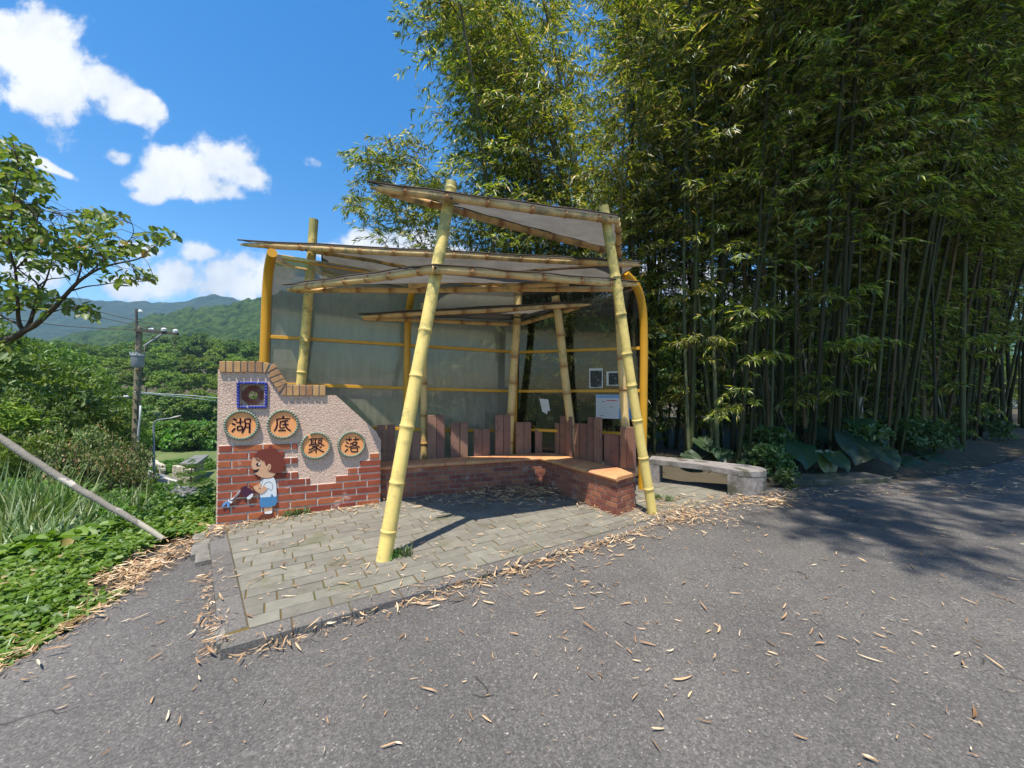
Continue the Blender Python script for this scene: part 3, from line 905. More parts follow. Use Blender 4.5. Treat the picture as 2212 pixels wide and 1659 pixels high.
CH = {
 'lake': (zA, (540, 528), (385, 322), 44, [
   ([(345, 365), (405, 400)], 32), ([(312, 485), (375, 508)], 32), ([(375, 610), (340, 640), (305, 685)], 30),
   ([(415, 456), (500, 448), (585, 438)], 22), ([(515, 360), (512, 500)], 30),
   ([(440, 560), (505, 545), (565, 550), (560, 640), (440, 655), (436, 600), (440, 560)], 26),
   ([(628, 425), (612, 385), (650, 365), (740, 365), (778, 385), (762, 445)], 26),
   ([(628, 425), (646, 500), (640, 555), (600, 640), (558, 712)], 30), ([(645, 478), (722, 472)], 20), ([(640, 575), (740, 572)], 20),
   ([(748, 480), (750, 600), (745, 712)], 32)]),
 'bottom': (zA, (1600, 505), (350, 320), 40, [
   ([(1602, 308), (1600, 350)], 34), ([(1440, 375), (1520, 360), (1600, 352), (1765, 358)], 24),
   ([(1440, 375), (1450, 500), (1430, 580), (1380, 662)], 28), ([(1525, 440), (1600, 425), (1715, 405)], 26),
   ([(1530, 440), (1520, 520), (1515, 595), (1570, 600), (1635, 578)], 24), ([(1585, 512), (1640, 505), (1725, 500)], 24),
   ([(1650, 425), (1655, 520), (1700, 610), (1780, 662)], 28), ([(1485, 662), (1560, 655), (1655, 658)], 26)]),
 'gather': (zC, (545, 598), (378, 335), 42, [
   ([(360, 408), (480, 400), (590, 398)], 24), ([(405, 410), (412, 570)], 24), ([(530, 400), (530, 570)], 26), ([(415, 460), (480, 455)], 16), ([(415, 512), (490, 506)], 16),
   ([(350, 580), (450, 562), (560, 545)], 28), ([(615, 402), (740, 395)], 24), ([(615, 448), (700, 438), (722, 462), (680, 520), (590, 550)], 24),
   ([(610, 490), (680, 535), (775, 588)], 26), ([(440, 625), (540, 612), (635, 588)], 24), ([(350, 705), (440, 680), (505, 640)], 28),
   ([(335, 792), (440, 755)], 26), ([(470, 738), (522, 705)], 20), ([(550, 615), (552, 700), (548, 790)], 28), ([(565, 655), (650, 720), (765, 772)], 28), ([(705, 612), (655, 655)], 24)]),
 'village': (zC, (1580, 560), (345, 320), 42, [
   ([(1410, 422), (1500, 415), (1580, 415)], 24), ([(1515, 365), (1520, 455)], 28), ([(1625, 415), (1785, 410)], 24), ([(1692, 370), (1690, 445)], 28),
   ([(1420, 490), (1480, 530)], 26), ([(1395, 590), (1458, 620)], 26), ([(1465, 695), (1430, 720), (1385, 765)], 26),
   ([(1640, 487), (1590, 520), (1530, 548)], 26), ([(1660, 495), (1725, 488), (1735, 520), (1680, 570), (1600, 610), (1500, 635)], 26),
   ([(1595, 545), (1680, 590), (1800, 635)], 26), ([(1555, 668), (1640, 660), (1740, 655), (1745, 765), (1640, 770), (1560, 762), (1548, 690)], 26)])}
LBL = {'lake': 'upper left round orange plaque with the character 湖 in a green beaded rim',
       'bottom': 'round orange plaque reading 底 in a green beaded rim, beside the blue framed hole',
       'gather': 'lower round orange plaque reading 聚 with a bead missing from its rim',
       'village': 'rightmost round orange plaque reading 落 in a green beaded rim'}
for key, (zf, cpx, rpx, nb, strokes) in CH.items():
    OF = 0.034
    c0 = zf(*cpx, OF); ax_ = zf(cpx[0] + rpx[0], cpx[1], OF)[0] - c0[0]; az_ = c0[1] - zf(cpx[0], cpx[1] + rpx[1], OF)[1]
    ax_2 = c0[0] - zf(cpx[0] - rpx[0], cpx[1], OF)[0]
    ax_ = (ax_ + ax_2) / 2
    pt = thing('character_plaque', LBL[key], 'plaque', W3(c0[0], 0.0, c0[1]), 'round character plaques on the brick wall')
    mb = MB()
    el = [(c0[0] + ax_ * 1.06 * math.cos(a), c0[1] + az_ * 1.06 * math.sin(a)) for a in np.linspace(0, 2 * math.pi, 49)[:-1]]
    mb.prism(el, [], lambda a, b: W3(a, OF - .008, b), lambda a, b: W3(a, -.002, b))
    mb.build('disc', M_FACE, pt, angle=40)
    mb = MB()
    rb = 0.0158
    for i in range(nb - 8):
        if key == 'gather' and i == 11: continue
        a = 2 * math.pi * i / (nb - 8) + .05
        r1 = 1.0 + 0.014 / ax_
        s_, z_ = c0[0] + ax_ * 1.085 * math.cos(a), c0[1] + az_ * 1.085 * math.sin(a)
        mb.tube([W3(s_, 0.0, z_), W3(s_, OF + .004, z_), W3(s_, OF + .010, z_)], [rb * 1.02, rb, rb * .62], 10, rnd=rr.random())
    mb.build('beaded_rim', M_BEAD, pt, angle=50)
    mb = MB()
    for pts, w_ in strokes:
        sc_ = abs(zf(cpx[0] + 100, cpx[1], OF)[1] - zf(cpx[0], cpx[1] + 100, OF)[1]) / 100
        stroke(mb, [zf(x, y, OF - .006) for x, y in pts], w_ * sc_ * 1.35, OF - .006)
    mb.build('character', M_INK, pt, angle=60)

# ---- boy relief
def pnt(name, c, rough=.5): return pm(name, c, tuple(x * 1.08 for x in c), 8, rough, 0.05, 40)
M_HAIR = pnt('hair_paint', (0.15, 0.030, 0.018)); M_SKIN = pnt('skin_paint', (0.56, 0.33, 0.20)); M_SHIRT = pnt('shirt_paint', (0.62, 0.65, 0.68))
M_SHORT = pnt('shorts_paint', (0.06, 0.20, 0.40)); M_DARK = pnt('dark_paint', (0.03, 0.008, 0.012)); M_CAN = pnt('can_paint', (0.06, 0.015, 0.04))
M_WHITE = pnt('white_paint', (0.75, 0.75, 0.75)); M_SHOE = pnt('shoe_paint', (0.13, 0.035, 0.02)); M_LINE = pnt('grey_line_paint', (0.22, 0.22, 0.24)); M_WATER = pnt('water_paint', (0.12, 0.30, 0.60))
boy = thing('boy_relief', 'flat painted relief of a boy watering with a can, fixed on the brick wall', 'relief', W3(*[(zB(1000, 900)[0]), 0.016, zB(1000, 900)[1]]))
def piece(name, poly, o0, o1, mat, parent=None, sm=True):
    pl = [zB(x, y, o1) for x, y in poly]
    if sm and len(pl) > 5:
        q = []
        for i in range(len(pl)):      # one Chaikin pass
            a, b_ = pl[i], pl[(i + 1) % len(pl)]
            q += [(a[0] * .9 + b_[0] * .1, a[1] * .9 + b_[1] * .1), (a[0] * .1 + b_[0] * .9, a[1] * .1 + b_[1] * .9)]
        pl = q
    mb = MB(); mb.prism(pl, [], lambda a, b: W3(a, o1, b), lambda a, b: W3(a, o0, b))
    return mb.build(name, mat, parent or boy, angle=35)
B0 = 0.030
ellp = lambda cx, cy, rx, ry, rot=0: [(cx + rx * math.cos(a) * math.cos(rot) - ry * math.sin(a) * math.sin(rot), cy + rx * math.cos(a) * math.sin(rot) + ry * math.sin(a) * math.cos(rot)) for a in np.linspace(0, 2 * math.pi, 21)[:-1]]
bodyp = piece('shirt', [(935, 782), (1040, 775), (1130, 748), (1165, 800), (1190, 900), (1196, 1140), (1030, 1150), (860, 1162), (872, 1000), (890, 900), (858, 862)], B0 - .012, B0 + .004, M_SHIRT)
headp = piece('head', [(735, 340), (700, 382), (690, 440), (684, 500), (700, 575), (745, 598), (850, 578), (800, 640), (745, 665), (830, 722), (920, 760), (1020, 768), (1110, 742), (1178, 682), (1180, 500), (1000, 330), (850, 300)], B0 - .010, B0 + .007, M_SKIN)
piece('hair', [(735, 342), (765, 275), (850, 200), (950, 172), (1035, 166), (1047, 135), (1030, 105), (1068, 100), (1105, 130), (1122, 172), (1170, 158), (1152, 186), (1235, 235), (1305, 315), (1345, 420), (1362, 520), (1335, 560), (1345, 610), (1300, 625), (1290, 665), (1230, 650), (1180, 672), (1130, 655), (1060, 640), (1020, 590), (1005, 500), (975, 512), (950, 440), (942, 405), (900, 415), (878, 378), (850, 382), (818, 345), (785, 352)], B0 - .012, B0 + .011, M_HAIR, headp)
piece('mouth', [(712, 594), (745, 600), (800, 592), (850, 578), (812, 636), (748, 662)], B0, B0 + .0085, M_DARK, headp)
piece('ear', ellp(1042, 545, 40, 68, .15), B0, B0 + .014, M_SKIN, headp)
piece('eye', ellp(822, 487, 45, 34, -.2), B0, B0 + .010, M_DARK, headp)
piece('eye_white', ellp(842, 482, 15, 24, .2), B0, B0 + .012, M_WHITE, headp)
mb = MB(); sc_ = 0.19290 / K * 4.5 / FPX
stroke(mb, [zB(x, y, B0 + .008) for x, y in [(785, 385), (815, 395), (848, 412)]], 24 * sc_, B0 + .008)
mb.build('eyebrow', M_HAIR, headp)
mb = MB()
for pts in ([(1010, 600), (1035, 560), (1060, 520)],):
    stroke(mb, [zB(x, y, B0 + .014) for x, y in pts], 8 * sc_, B0 + .014)
mb.build('ear_line', M_HAIR, headp)
piece('far_arm', [(862, 872), (893, 903), (880, 965), (820, 975), (760, 1000), (700, 1008), (672, 980), (715, 948), (800, 912)], B0 - .010, B0 + .002, M_SKIN)
armp = piece('near_arm', [(930, 912), (1018, 968), (960, 1040), (900, 1082), (860, 1080), (760, 1022), (768, 960), (860, 998)], B0 - .004, B0 + .009, M_SKIN)
mb = MB()
stroke(mb, [zB(x, y, B0 + .005) for x, y in [(932, 912), (980, 852), (1045, 832), (1100, 865), (1118, 920), (1110, 980), (1085, 1015), (1020, 968)]], 9 * sc_, B0 + .005)
stroke(mb, [zB(x, y, B0 + .004) for x, y in [(920, 800), (905, 860), (880, 960)]], 8 * sc_, B0 + .004)
mb.build('sleeve_line', M_LINE, bodyp)
piece('shorts', [(860, 1158), (1030, 1148), (1196, 1140), (1202, 1240), (1170, 1322), (1110, 1330), (1050, 1355), (960, 1352), (872, 1365), (845, 1240)], B0 - .011, B0 + .006, M_SHORT)
piece('pocket_flap', [(1070, 1140), (1095, 1080), (1135, 1135)], B0, B0 + .0085, M_SHORT, sm=False)
piece('leg', [(935, 1350), (1025, 1345), (1025, 1435), (945, 1450)], B0 - .010, B0 + .001, M_SKIN, sm=False)
piece('leg', [(1028, 1345), (1112, 1335), (1105, 1420), (1028, 1434)], B0 - .010, B0 + .0015, M_SKIN, sm=False)
piece('sock', [(945, 1452), (1105, 1422), (1102, 1475), (1060, 1488), (960, 1490)], B0 - .010, B0 + .0025, M_WHITE, sm=False)
piece('shoes', [(820, 1580), (850, 1540), (905, 1505), (915, 1490), (1000, 1500), (1100, 1505), (1165, 1540), (1160, 1600), (1000, 1612), (850, 1615)], B0 - .012, B0 + .004, M_SHOE)
can = piece('watering_can', [(530, 935), (580, 940), (740, 1040), (738, 1080), (660, 1130), (590, 1168), (500, 1100), (460, 1060), (470, 1010)], B0 - .010, B0 + .010, M_CAN)
piece('can_base', [(585, 1165), (600, 1192), (650, 1195), (700, 1150), (728, 1085), (690, 1082), (620, 1130)], B0, B0 + .013, M_SHIRT, can)
mb = MB()
stroke(mb, [zB(x, y, B0 + .004) for x, y in [(480, 1010), (482, 960), (540, 925), (620, 922), (700, 945), (740, 1030)]], 26 * sc_, B0 + .004)
mb.build('can_handle', M_HAIR, can)
piece('spout', [(455, 1015), (462, 1060), (400, 1130), (330, 1185), (300, 1240), (285, 1275), (250, 1272), (205, 1215), (270, 1195), (350, 1140), (400, 1070)], B0 - .010, B0 + .006, M_WHITE, can)
mb = MB()
stroke(mb, [zB(x, y, B0 + .007) for x, y in [(455, 1040), (400, 1105), (345, 1160), (290, 1225), (240, 1205)]], 16 * sc_, B0 + .007)
mb.build('spout_line', M_CAN, can)
piece('water_drop', [(88, 1352), (95, 1300), (165, 1250), (238, 1232), (190, 1270), (150, 1315)], B0 - .010, B0 + .004, M_WATER)
piece('water_drop', ellp(215, 1310, 27, 55, .1), B0 - .010, B0 + .004, M_WATER)

# ------------------------------------------------------------------ brick bench
SZ = 0.50
BF = [PZ(820, 1008, SZ), PZ(1167, 988, SZ), PZ(1331, 1032, SZ)]
BK = [PZ(820, 997, SZ), PZ(1187, 977, SZ), PZ(1378, 1020, SZ)]
bench = thing('brick_bench', 'L shaped red brick bench with terracotta tile seat and brown plank backrest', 'bench', (BF[1] + BK[1]) / 2 - Vector((0, 0, SZ - slabz(.4, 6))))
mb = MB()
def lerp(a, b, t): return a + (b - a) * t
for leg, n in ((0, 8), (1, 6)):
    for i in range(n):
        t0, t1 = i / n + .0015, (i + 1) / n - .0015
        f0, f1 = lerp(BF[leg], BF[leg + 1], t0), lerp(BF[leg], BF[leg + 1], t1)
        k0, k1 = lerp(BK[leg], BK[leg + 1], t0), lerp(BK[leg], BK[leg + 1], t1)
        dz = rr.uniform(-.002, .002)
        ring0, ring1 = [], []
        for (u, zz) in ((0, -.04), (0, 0), (.90, 0), (.965, -.006), (1.0, -.022), (.99, -.040), (.95, -.052), (.90, -.052), (.90, -.045)):
            for rg, k_, f_ in ((ring0, k0, f0), (ring1, k1, f1)):
                p = lerp(k_, f_, u); rg.append((p.x, p.y, SZ + zz + dz))
        m_ = len(ring0)
        fs = [tuple(range(m_)), tuple(range(2 * m_ - 1, m_ - 1, -1))] + [(q, q + m_, (q + 1) % m_ + m_, (q + 1) % m_) for q in range(m_)]
        mb.add(ring0 + ring1, fs, rnd=rr.random())
mb.build('seat', M_TERR, bench, angle=35)
# base
ins = lambda a, b_, q: lerp(a, b_, q)
bf = [ins(BF[i], BK[i], 0.10) for i in range(3)]; bk = [ins(BK[i], BF[i], 0.05) for i in range(3)]
endd = (BF[2] - BF[1]).normalized() * .03
bf[2] -= endd; bk[2] -= endd
mb = MB()
base_pl = [(p.x, p.y) for p in (bf[0], bf[1], bf[2], bk[2], bk[1], bk[0])]
mb.prism(base_pl, [], lambda x, y: (x, y, -.08), lambda x, y: (x, y, SZ - .046))
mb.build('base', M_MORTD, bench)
mb = MB()
def brickface(a, b_, z0a, z1, ph):
    d = b_ - a; d.z = 0; L = d.length; d.normalize(); nr = Vector((d.y, -d.x, 0))
    pit = 0.0655
    row = 0; z = z1 - pit
    while z > -0.06:
        s_ = -(0.092 if (row + ph) % 2 else 0.0)
        while s_ < L:
            a0, a1 = max(s_, 0.0) + .004, min(s_ + .178, L)
            if a1 - a0 > .02:
                c = a + d * (a0 + a1) / 2 + nr * 0.0
                mb.bbox((c.x, c.y, z + .033), d * (a1 - a0) / 2, Vector((0, 0, .0278)), nr * (.006 + rr.uniform(0, .003)), .003, rnd=rr.random())
            s_ += .186
        z -= pit; row += 1
brickface(bf[0], bf[1], 0, SZ - .05, 0)
brickface(bf[1], bf[2], 0, SZ - .05, 1)
brickface(bf[2], bk[2], 0, SZ - .05, 0)
mb.build('brick_facing', M_BRICKD, bench)
# backrest planks
K3 = lambda x: 774.2 + .3 * x
def vline(px, py, a, b_):
    """where the sight line (px,py) meets the vertical plane through a-b"""
    d = (b_ - a); nr = Vector((-d.y, d.x, 0)).normalized()
    r = Vector(ray(px, py)); k = (a - Vector((0, 0, CAMZ))).dot(nr) / r.dot(nr)
    return Vector((0, 0, CAMZ)) + r * k
def outn(leg):
    d = (BK[leg + 1] - BK[leg]).normalized(); n = Vector((-d.y, d.x, 0)); return n, d
for leg, lst in ((0, [(133, 198, 480), (203, 266, 478), (335, 383, 531), (388, 443, 532), (500, 560, 410), (563, 620, 408), (668, 728, 463), (735, 787, 460), (833, 890, 512), (893, 945, 505), (987, 1044, 405), (1048, 1095, 405), (1137, 1190, 460), (1194, 1243, 458), (1276, 1330, 515), (1332, 1370, 515)]),
                 (1, [(1374, 1402, 467), (1405, 1450, 467), (1452, 1484, 415), (1486, 1530, 418), (1553, 1588, 468), (1591, 1638, 470), (1650, 1686, 425), (1689, 1745, 425), (1768, 1812, 545), (1814, 1862, 548), (1885, 1928, 495), (1931, 1980, 495)])):
    n, d = outn(leg)
    a, b_ = BK[leg] + n * .012, BK[leg + 1] + n * .012
    for (x0, x1, yt) in lst:
        q0, q1 = vline(K3(x0), K3(yt), a, b_), vline(K3(x1), K3(yt), a, b_)
        c = (q0 + q1) / 2
        hw_ = (q1 - q0).xy.length / 2
        if leg == 1: hw_ = min(hw_, 0.062)
        hb = (q0.z + q1.z) / 2
        mb = MB()
        zb_ = 0.25
        mb.bbox((c.x + n.x * .022, c.y + n.y * .022, (hb + zb_) / 2), d * hw_, n * .022, (0, 0, (hb - zb_) / 2), .004, rnd=rr.random())
        mb.build('backrest_plank', M_PLANK, bench)

# ------------------------------------------------------------------ shelter
sh = thing('bamboo_shelter', 'open waiting shelter of leaning yellow bamboo poles, pointed dark canopies and smoked back panels', 'shelter', (0.1, 5.0, 0.05))
def bpole(name, a, b, r0, r1, mat, step=0.42, sharp0=0.0, sharp1=0.0, phase=0.3, ring=0.008, seg=16, cap=True, bow=0.0, parent=None):
    a, b = Vector(a), Vector(b)
    L = (b - a).length; d = (b - a) / L
    st = [0.0, L]
    nodes = []
    s_ = step * phase
    while s_ < L:
        nodes.append(s_); s_ += step * (1 + 0.12 * math.sin(s_ * 5 + L))
    for q in nodes:
        for dd in (-.05, -.016, -.008, 0, .008, .016, .05): st.append(q + dd)
    s_ = 0
    while s_ < L: st.append(s_); s_ += .09
    if sharp0: st += [sharp0 * k for k in (.0, .1, .3, .6, 1)]
    if sharp1: st += [L - sharp1 * k for k in (.0, .1, .3, .6, 1)]
    st = sorted(set(round(min(max(x, 0), L), 4) for x in st))
    pts, rad, nd = [], [], []
    for s_ in st:
        r = r0 + (r1 - r0) * s_ / L
        dn = min([abs(s_ - q) for q in nodes] + [9])
        if dn <= .004: r += ring
        elif dn <= .009: r += ring * .75
        elif dn <= .02: r += ring * .12
        if sharp0 and s_ < sharp0: r *= 0.22 + 0.78 * math.sqrt(max(0, s_ / sharp0))
        if sharp1 and L - s_ < sharp1: r *= 0.22 + 0.78 * math.sqrt(max(0, (L - s_) / sharp1))
        below = min([q - s_ for q in nodes if q - s_ > -.02] + [9])
        above = min([s_ - q for q in nodes if s_ - q > -.02] + [9])
        nd.append(max(math.exp(-max(0, above) / .05), .75 * math.exp(-max(0, below) / .03)) if dn < 5 else 0.0)
        pts.append(a + d * s_ + Vector((0.009 * math.sin(math.pi * s_ / L * 1.5 + L) * math.sin(math.pi * s_ / L), 0, 0.006 * math.sin(2.6 * s_) * math.sin(math.pi * s_ / L)))); rad.append(r)
    mb = MB(); mb.tube(pts, rad, seg, attr=nd)
    return mb.build(name, mat, parent or sh, angle=45)

def down(px0, py0, px1, py1, Y0, Y1, zfun=slabz):
    """pole through two sight lines at depths Y0 (low) and Y1 (high), prolonged to the paving"""
    a, b = P(px0, py0, Y0), P(px1, py1, Y1)
    g = zfun(a.x, a.y) - .02
    k = (g - a.z) / (b.z - a.z)
    return a + (b - a) * min(k, 0.0), b
# front poles
g1 = GS(829, 1208); a1, b1 = down(829, 1210, 976, 395, g1.y, 3.72)
bpole('bamboo_pole', a1, b1, 0.066, 0.053, M_BAMY, 0.47, phase=.55, ring=.007, seg=24)
g2 = GS(1410, 1110); a2, b2 = down(1410, 1112, 1304, 446, g2.y, 4.28)
bpole('bamboo_pole', a2, b2, 0.055, 0.054, M_BAMY, 0.415, phase=.8, ring=.008, seg=24)
# left pole behind the wall
a3, b3 = down(651, 826, 678, 474, 5.36, 5.22)
bpole('bamboo_pole', a3, b3, 0.064, 0.057, M_BAMY, 0.42, phase=.35, seg=20)
# right rear pole
a4, b4 = down(1352, 915, 1329, 575, 5.14, 5.06)
bpole('bamboo_pole', a4, b4, 0.056, 0.05, M_BAMP, 0.47, phase=.2, seg=20)
# pole beside the front pole, behind the bench
a5, b5 = down(917, 989, 915, 655, 5.95, 5.75)
bpole('bamboo_pole', a5, b5, 0.052, 0.048, M_BAMP, 0.45, phase=.6)
# the two short poles of the lowest canopy
a6, b6 = down(1103, 925, 1120, 628, 6.22, 6.02)
bpole('bamboo_pole', a6, b6, 0.062, 0.06, M_BAMP, 0.47, phase=.5)
a7, b7 = down(1235, 925, 1200, 640, 6.0, 5.85)
bpole('bamboo_pole', a7, b7, 0.062, 0.06, M_BAMP, 0.47, phase=.1)

def canopy(pts, lift=0.05, sag=0.03, name='canopy', parent=None):
    """membrane over a polygon of 3d points (fan grid), lifted above the beams"""
    me_b = MB()
    c = sum(pts, Vector()) / len(pts)
    n = 10
    vs, idx = [], {}
    fs = []
    k_ = len(pts)
    vs.append(c + Vector((0, 0, lift - sag)))
    for r in range(1, n + 1):
        for e in range(k_):
            for s_ in range(n):
                p = c + (lerp(pts[e], pts[(e + 1) % k_], s_ / n) - c) * (r / n)
                q = r / n
                p = p + Vector((0, 0, lift - sag * (1 - q * q) - 0.006 * q * math.sin(s_ * 2.1 + e)))
                idx[(r, e * n + s_)] = len(vs); vs.append(p)
    m_ = k_ * n
    for e in range(m_):
        fs.append((0, idx[(1, e)], idx[(1, (e + 1) % m_)]))
        for r in range(1, n):
            fs.append((idx[(r, e)], idx[(r + 1, e)], idx[(r + 1, (e + 1) % m_)], idx[(r, (e + 1) % m_)]))
    me_b.add(vs, fs)
    o_ = me_b.build(name, M_FAB, parent or sh, smooth=True)
    hb = MB()
    ring_ = [Vector(vs[idx[(n, e)]]) for e in range(m_)]
    hb.tube(ring_ + [ring_[0]], .009, 6, caps=False)
    hb.build('hem', M_BARK, o_, smooth=True)
    return o_
BR = 0.034
# top canopy
L_, R_, R2 = P(799, 405, 3.32), P(1335, 477, 4.25), P(1337, 551, 5.3)
Lb = P(838, 419, 3.52)
bpole('front_beam', L_, R_, .036, .036, M_BAMT, .42, sharp0=.35, phase=.7)
bpole('rear_beam', P(812, 410, 3.45), P(1318, 544, 5.25), .033, .037, M_BAMT, .40, sharp0=.3, phase=.4)
bpole('end_beam', P(1334, 484, 4.33), P(1338, 553, 5.28), .035, .035, M_BAMT, .36, phase=.5)
canopy([P(793, 400, 3.28), P(1336, 471, 4.2), P(1340, 548, 5.34), P(1100, 484, 4.4)], .035, .02)
# big canopy
bpole('front_beam', P(519, 528, 5.04), P(1384, 573, 5.0), .042, .036, M_BAMT, .41, sharp0=.5, sharp1=.25, phase=.9)
bpole('rear_beam', P(682, 543, 5.14), P(1012, 594, 5.6), .035, .035, M_BAMT, .45)
bpole('rear_beam', P(1012, 592, 5.6), P(1320, 566, 5.1), .035, .035, M_BAMT, .45)
canopy([P(513, 523, 5.0), P(1386, 569, 4.96), P(1316, 618, 5.72), P(697, 608, 5.85), P(695, 548, 5.2), P(600, 534, 5.1)], .03, .02)
# middle canopy
J = P(940, 582, 3.50)
bpole('front_beam', P(619, 626, 5.06), J + Vector((.03, 0, .0)), .036, .036, M_BAMT, .40, sharp0=.35, phase=.45)
bpole('front_beam', J - Vector((.03, 0, 0)), P(1377, 616, 4.48), .038, .033, M_BAMT, .42, sharp1=.25, phase=.9)
bpole('rear_beam', P(626, 628, 5.12), P(1345, 624, 4.72), .034, .034, M_BAMT, .43, sharp0=.2)
bpole('brace_beam', P(884, 618, 4.86), P(1064, 595, 4.72), .035, .03, M_BAMT, .38, phase=.8)
bpole('brace_beam', P(1085, 620, 4.70), P(1229, 612, 4.62), .035, .032, M_BAMT, .40, phase=.6)
canopy([P(612, 620, 5.0), J + Vector((0, -.03, .01)), P(1380, 613, 4.44), P(1100, 616, 4.95), P(880, 616, 5.05)], .03, .02)
# lowest canopy
bpole('front_beam', P(780, 685, 5.55), P(1276, 658, 5.78), .035, .034, M_BAMT, .40, sharp0=.4, sharp1=.4, phase=.7)
bpole('rear_beam', P(784, 687, 5.62), P(1104, 700, 6.3), .034, .034, M_BAMT, .42, phase=.5)
bpole('rear_beam', P(1126, 699, 6.3), P(1256, 663, 5.86), .034, .034, M_BAMT, .36, sharp1=.25, phase=.6)
canopy([P(774, 683, 5.5), P(1278, 655, 5.74), P(1118, 696, 6.36)], .035, .01)
mb = MB()
c = P(1116, 690, 6.1)
mb.tube([c, c + Vector((0, 0, .03))], [.115, .105], 20)
mb.build('collar', M_FAB, sh, angle=40)
# bolts at the joints
for (px, py, Y) in ((975, 428, 3.55), (672, 537, 5.02), (661, 540, 5.02), (940, 578, 3.46), (664, 574, 5.2), (1319, 470, 4.18)):
    mb = MB(); c = P(px, py, Y)
    mb.tube([c + Vector((0, .03, 0)), c + Vector((0, -.012, 0)), c + Vector((0, -.02, 0))], [.013, .013, .008], 8)
    mb.build('bolt', M_BARK, sh)

# yellow steel frame and smoked panels
ZT = 2.75
PLb, PLm = P(571, 776, 5.25), P(577, 620, 5.22)
def spline(pts, n=8):
    out_ = []
    q = [pts[0]] + pts + [pts[-1]]
    for i in range(1, len(q) - 2):
        for j in range(n):
            t = j / n
            out_.append(0.5 * ((2 * q[i]) + (-q[i - 1] + q[i + 1]) * t + (2 * q[i - 1] - 5 * q[i] + 4 * q[i + 1] - q[i + 2]) * t * t + (-q[i - 1] + 3 * q[i] - 3 * q[i + 1] + q[i + 2]) * t ** 3))
    out_.append(pts[-1])
    return out_
def grounded(p, q):
    g = gh(p.x, p.y) - .05
    return p + (p - q) * ((p.z - g) / (q.z - p.z))
LP_ = [P(566, 900, 5.25), P(571, 776, 5.25), P(575, 660, 5.23), P(579, 595, 5.16), P(584, 562, 5.02), P(588, 546, 4.86)]
MP_ = [P(878, 930, 5.86), P(879, 800, 5.86), P(881, 700, 5.85), P(885, 655, 5.78), P(893, 622, 5.6), P(905, 600, 5.35)]
CP_ = [P(1110, 980, 6.45), P(1112, 860, 6.45), P(1114, 740, 6.44), P(1117, 680, 6.38), P(1121, 640, 6.2), P(1128, 612, 5.9)]
RP_ = [P(1388, 1000, 5.72), P(1390, 860, 5.72), P(1391, 735, 5.70), P(1388, 668, 5.64), P(1376, 622, 5.52), P(1350, 591, 5.36)]
posts = []
for pts, r in ((LP_, .058), (MP_, .05), (CP_, .045), (RP_, .058)):
    pts = [grounded(pts[0], pts[1])] + pts
    sp_ = spline(pts, 7)
    mb = MB(); mb.tube(sp_, r, 18)
    mb.build('frame_post', M_YEL, sh, angle=40)
    posts.append(sp_)
# top rail linking the post tops, level rails
def rail(name, a, b, w=.018, h=.022):
    mb = MB(); d = (b - a); L = d.length; d.normalize()
    up = Vector((0, 0, 1)); nr = d.cross(up).normalized(); up = nr.cross(d)
    mb.bbox((a + b) / 2, d * L / 2, nr * w, up * h, .003)
    mb.build(name, M_YEL, sh)
def at_depth(px, py, a, b): return vline(px, py, a, b)
Lg, Mg, Cg, Rg = LP_[1], MP_[1], CP_[1], RP_[1]
off_ = Vector((-.02, -.05, 0))
for (pa, pb, ya, yb, q0, q1) in (
        ((583, 727), (872, 745), 0, 0, Lg, Mg), ((886, 746), (1106, 760), 0, 0, Mg, Cg), ((1122, 761), (1382, 752), 0, 0, Cg, Rg),
        ((583, 829), (872, 838), 0, 0, Lg, Mg), ((886, 839), (1106, 845), 0, 0, Mg, Cg), ((1120, 845), (1382, 844), 0, 0, Cg, Rg),
        ((583, 920), (872, 926), 0, 0, Lg, Mg), ((886, 927), (1104, 931), 0, 0, Mg, Cg), ((1120, 927), (1382, 938), 0, 0, Cg, Rg)):
    rail('frame_rail', at_depth(*pa, q0, q1), at_depth(*pb, q0, q1))
mb = MB(); mb.tube([LP_[-1] + Vector((.03, .16, .0)), MP_[-1] + Vector((0, .1, 0)), CP_[-1] + Vector((0, .1, 0)), RP_[-1] + Vector((0, .1, 0))], .032, 12)
mb.build('top_tube', M_YEL, sh, angle=40)
def ploft(A_, B_, mat, zlo=.45, grow=0.0):
    """sheet between two post curves, from height zlo up"""
    def prof(S):
        S = [p for p in S]
        n = 26
        o_ = []
        ls = [0]
        for i in range(1, len(S)): ls.append(ls[-1] + (S[i] - S[i - 1]).length)
        s0 = 0
        for i in range(len(S) - 1):
            if S[i].z <= zlo <= S[i + 1].z:
                s0 = ls[i] + (zlo - S[i].z) / (S[i + 1].z - S[i].z) * (ls[i + 1] - ls[i]); break
        for k in range(n + 1):
            s_ = s0 + (ls[-1] - s0) * k / n
            for i in range(len(S) - 1):
                if ls[i] <= s_ <= ls[i + 1] + 1e-6:
                    o_.append(S[i].lerp(S[i + 1], (s_ - ls[i]) / max(1e-9, ls[i + 1] - ls[i]))); break
        return o_
    a, b = prof(A_), prof(B_)
    n = min(len(a), len(b)); m_ = 8
    mb = MB(); vs = []
    back = Vector((0, .03, 0))
    for i in range(n):
        for j in range(m_ + 1): vs.append(a[i].lerp(b[i], j / m_) + back)
    fs = [(i * (m_ + 1) + j, i * (m_ + 1) + j + 1, (i + 1) * (m_ + 1) + j + 1, (i + 1) * (m_ + 1) + j) for i in range(n - 1) for j in range(m_)]
    mb.add(vs, fs)
    o_ = mb.build('smoked_panel', mat, sh, smooth=True)
    return o_
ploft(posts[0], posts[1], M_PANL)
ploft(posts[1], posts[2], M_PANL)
ploft(posts[2], posts[3], M_PANR)

